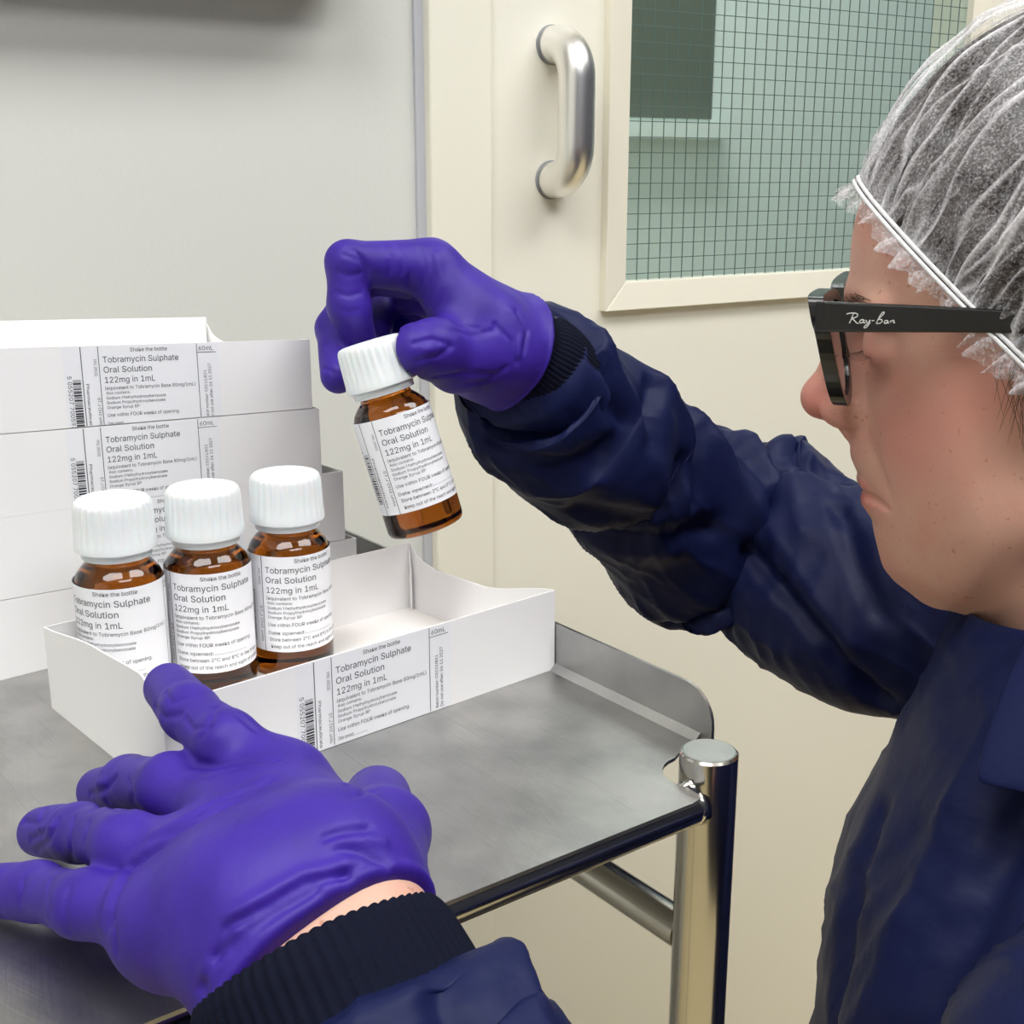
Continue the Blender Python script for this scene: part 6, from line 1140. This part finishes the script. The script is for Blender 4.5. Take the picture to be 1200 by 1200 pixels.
RFOLD=[
 (6,9,[(1.1, 0.23), (2.15, 0.68), (3.58, 1.25)]),
 (-7,9,[(3.73, 1.27), (3.5, 0.95), (3.62, 0.53)]),
 (-5,9,[(1.25, 0.87), (2.6, 1.17), (2.75, 1.74)]),
 (5,9,[(3.8, 0.38), (4.53, 0.79), (5.33, 1.37), (6.15, 1.63)]),
 (-6,9,[(5.53, 0.48), (5.85, 0.89), (6.15, 1.46)]),
 (7,10,[(6.12, 0.31), (7.05, 0.94), (8.12, 1.49)]),
 (-7,9,[(7.3, 0.31), (7.8, 0.95), (8.28, 1.45)]),
 (-5,10,[(4.58, 1.26), (4.8, 1.75), (3.65, 2.39)]),
 (-10,9,[(9.0, 0.1), (8.47, 0.82), (8.53, 1.48), (8.65, 2.04), (8.7, 2.83)]),
 (7,12,[(7.85, 0.26), (7.85, 0.88)]),
 (7,10,[(9.95, 0.45), (9.75, 0.86), (9.72, 1.45), (9.8, 1.81), (10.93, 2.75)]),
 (-7,9,[(10.6, 0.47), (11.1, 1.09), (12.2, 0.77), (13.07, 0.34)]),
 (-8,8,[(11.15, 1.1), (12.07, 1.42), (13.57, 1.8), (14.93, 2.13), (15.9, 2.64)]),
 (5,11,[(10.68, 1.42), (11.88, 1.74)]),
 (-6,9,[(9.8, 1.27), (9.9, 1.81), (10.15, 2.27)]),
 (6,12,[(12.8, 0.86), (13.65, 1.3)]),
 (-6,9,[(13.9, 0.9), (14.78, 1.34), (15.45, 1.65)]),
 (5,14,[(12.55, 1.23), (14.25, 1.72), (15.32, 2.03)]),
 (6,14,[(4.08, 1.85), (6.5, 2.05)]),
 (-6,10,[(5.0, 3.05), (5.9, 1.99), (7.0, 1.55)]),
 (5,10,[(2.6, 2.48), (3.05, 1.88)]),
 (-5,9,[(1.0, 2.77), (2.05, 2.04), (2.48, 1.54)]),
]

U_ = np.array([u for u, l in SLEEVE]); L_s = np.array([l for u, l in SLEEVE])
dv = (U_[0]-L_s[0])/np.linalg.norm(U_[0]-L_s[0]); c0_ = np.array([.0130, .6440, 1.0225])      # the sleeve closes on the cuff
U_ = np.vstack([c0_+dv*.0275, U_]); L_s = np.vstack([c0_-dv*.0275, L_s])
ns = len(SLEEVE)+1; sub = 10
Cs = catmull((U_+L_s)/2, sub); As = catmull((U_-L_s)/2, sub)
tan = np.gradient(Cs, axis=0); Bs = np.cross(tan, As); Bs /= np.linalg.norm(Bs, axis=1)[:, None]
# B points to the camera side; depth of the sleeve from its height
flipb = -np.sign((Bs*Cs).sum(1))[:, None]
cam0 = np.array([0, 0, CZ]); flipb = np.sign((Bs*(cam0-Cs)).sum(1))[:, None]
Bs = Bs*flipb*np.linalg.norm(As, axis=1)[:, None]*(.88+.40*np.exp(-np.arange(len(As))/(1.3*sub)))[:, None]
fdir = np.array([.10, .16, -.13]); fdir /= np.linalg.norm(fdir); fade = np.exp(-np.arange(len(As))/(1.6*sub))[:, None]
Cs = Cs + fdir*.0105*fade; Bs = Bs + fdir*.0125*fade        # the seam runs slantwise, further up the arm on the near side
folds = [(a, w_, [((s+1)/(ns-1), t) for s, t in l]) for a, w_, l in RFOLD]
v, q = loft(Cs, As, Bs, 220, folds, .0018, 3)
cov = [(v, q)]
# left sleeve: from the cuff towards the camera, down and round the elbow to the shoulder
def path_loft(P, r, ref, sub, nth, folds, noise, seed, flat=.85, rib=None):
    C = catmull(P, sub); rr_ = catmull(np.array(r)[:, None], sub)[:, 0]; t = np.gradient(C, axis=0); t /= np.linalg.norm(t, axis=1)[:, None]
    ref = np.array(ref, float); A = ref - (t@ref)[:, None]*t; A /= np.linalg.norm(A, axis=1)[:, None]; B = np.cross(t, A)
    return loft(C, A*rr_[:, None], B*(rr_*flat)[:, None], nth, folds, noise, seed, rib=rib)
wrL = np.array(LW2)+np.array(fo)*-.004
pL = [tuple(wrL+np.array(fo)*.0215), tuple(wrL+np.array(fo)*.0245), tuple(wrL+np.array(fo)*.033), tuple(wrL+np.array(fo)*.050), (.005, .198, .868), (.050, .155, .815), (.095, .125, .770), (.150, .190, .775), (.190, .270, .805), (.208, .335, .828), tuple(HW(-.135, .135, -.268)), tuple(HW(-.132, .070, -.285))]
rL = [.0315, .0425, .0450, .0480, .0500, .0530, .0560, .0600, .066, .070, .060, .050]
v, q = path_loft(pL, rL, tuple(lat), 14, 160, [(4, 7, [(.08, .3), (.3, .8)]), (-4, 7, [(.10, 1.0), (.3, 1.3)]), (4, 8, [(.09, 5.2), (.28, 5.6)]), (-4, 7, [(.10, 5.8), (.3, 6.1)]), (4, 8, [(.09, 4.4), (.3, 4.2)]), (-4, 8, [(.09, 4.8), (.3, 4.8)])], .0014, 8, .93)
cov.append((v, q))
# trunk
TR_ = [(-.096, -.124, .066, .075, -.018), (-.115, -.125, .074, .084, -.018), (-.145, -.127, .084, .098, -.018), (-.180, -.130, .096, .124, -.015), (-.215, -.132, .110, .160, -.010), (-.250, -.134, .120, .187, -.005), (-.290, -.136, .127, .198, 0),
       (-.34, -.136, .128, .200, 0), (-.42, -.134, .134, .200, 0), (-.52, -.130, .138, .200, 0), (-.64, -.128, .142, .200, 0)]
TRK = catmull(TR_, 10)
Ct = HWv(np.column_stack([TRK[:, 1], np.zeros(len(TRK)), TRK[:, 0]])); At = np.outer(TRK[:, 2], np.array(Hh)) + np.outer(TRK[:, 4], [0, 0, 1.]); Bt = np.outer(TRK[:, 3], np.array(Hl))
TF = [(6, 14, [(.15, .9), (.35, .75), (.7, .55)]), (-6, 12, [(.2, 1.15), (.5, .85), (.9, .7)]), (6, 14, [(.3, 1.5), (.6, 1.15), (1, 1.0)]), (-5, 10, [(.35, .3), (.6, .5)]), (5, 12, [(.4, 1.9), (.8, 1.5)]), (-5, 10, [(.3, 1.7), (.7, 1.35)])]
v, q = loft(Ct, At, Bt, 200, TF, .0016, 5)
cov.append((v, q))
coat = empty('coat', (.27, .52, .4)); dpart(coat, person); coat['label'] = 'navy blue long-sleeved coat with knitted cuffs'
CVv, CVq = join(cov)
dpart(mknp('coat_shell', CVv, CVq, M['coat']), coat)
# cuffs, ribbed
cR0 = np.array([(.0085+-.0225)/2+.003, .6370, 1.0285])
dvc = dv
Pr = [(-.0020, .6310, 1.0345), (.0050, .6360, 1.0288), (.0130, .6425, 1.0225), (.0240, .6510, 1.0130)]
v, q = path_loft(Pr, [.0262, .0275, .0285, .0280], tuple(dvc), 10, 264, [(-1.5, 5, [(.3, 0), (.35, 2), (.3, 4)])], .0006, 2, .95, rib=.0009)
cr = dpart(mknp('cuff', v, q, M['knit']), coat); cr['label'] = 'ribbed knitted cuff round the raised wrist'
m_ = cr.modifiers.new('s', 'SOLIDIFY'); m_.thickness = .0018; m_.offset = -1
pc_ = [tuple(np.array(LW2)+np.array(fo)*t) for t in (-.002, .002, .010, .020, .030)]
v, q = path_loft(pc_, [.0325, .0342, .0352, .0357, .0355], tuple(lat), 10, 264, [], .0010, 4, .86, rib=.0009)
cl = dpart(mknp('cuff', v, q, M['knit']), coat); cl['label'] = 'ribbed knitted cuff round the lower wrist'
m_ = cl.modifiers.new('s', 'SOLIDIFY'); m_.thickness = .0024; m_.offset = -1
# collar flap
def strip(name, rows_, mat_, par, th=.002):
    n = len(rows_[0]); V = [p for r_ in rows_ for p in r_]; F = [(j*n+i, j*n+i+1, (j+1)*n+i+1, (j+1)*n+i) for j in range(len(rows_)-1) for i in range(n-1)]
    o = dpart(mk(name, V, F, mat_, None, True), par); m1 = o.modifiers.new('s', 'SOLIDIFY'); m1.thickness = th
    m2 = o.modifiers.new('u', 'SUBSURF'); m2.levels = m2.render_levels = 2; return o
def lerp4(p, q, t): return tuple(p[i]*(1-t)+q[i]*t for i in range(3))
def flap(ptsA, ptsB, n=8):
    rows_ = []
    for j in range(n):
        u = j/(n-1); rows_.append([HW(*lerp4(a_, b_, u)) for a_, b_ in zip(ptsA, ptsB)])
    return rows_
# fall collar round the neck, open at the front
rows_ = []
for j in range(8):
    u = j/7; row = []
    for i in range(33):
        t = i/32; a_ = R(58+244*t); ed = max(0, 1-min(i, 32-i)/2.5)
        g_ = .0035*math.sin(math.pi*u)+.0015*math.sin(9*a_)*u + .005*ed*(.3+.7*u)
        sa_, sy_ = .0700+.030*u+g_, .0790+.050*u+g_
        row.append(HW(-.1245+sa_*math.cos(a_), sy_*math.sin(a_), -.0925-.052*u-.018*math.cos(a_)+.004*math.sin(math.pi*u)+.002*math.sin(7*a_)*u))
    rows_.append(row)
strip('collar', rows_, M['coat'], coat, .0022)
# ---- trousers and shoes, out of the picture but carrying the figure
hipc = HW(-.12, 0, -.62)
fs = []
for s_ in (1, -1):
    hp = HW(-.12, .07*s_, -.58); kn = HW(.12, .075*s_, -.60); an = HW(.10, .08*s_, -.98)
    fs += [cap_(hp, kn, .075, .058), cap_(kn, an, .058, .042)]
fs.append(ell((hipc[0], hipc[1], hipc[2]), (.13, .16, .10)))
v, q = surfnet(union(fs, .02), *bbox([HW(.12, .1, -.60), HW(-.12, -.1, -.62), HW(.1, .1, -.98), HW(.1, -.1, -.98), HW(-.2, .1, -.6)], .17), .009)
dpart(mknp('trousers', v, q, M['trousers']), person)
for s_ in (1, -1):
    c_ = HW(.145, .08*s_, 0); fz = union([cap_(HW(.07, .08*s_, -1.0478+.040), HW(.22, .085*s_, -1.0478+.034), .036, .032)], .01)
    g_ = lambda X, Y, Z: smax(fz(X, Y, Z), .001-Z+0*X+0*Y, .006)
    v, q = surfnet(g_, *bbox([HW(.07, .08*s_, -1.03), HW(.22, .085*s_, -1.0)], .05), .006); dpart(mknp('shoe', v, q, M['shoe']), person)
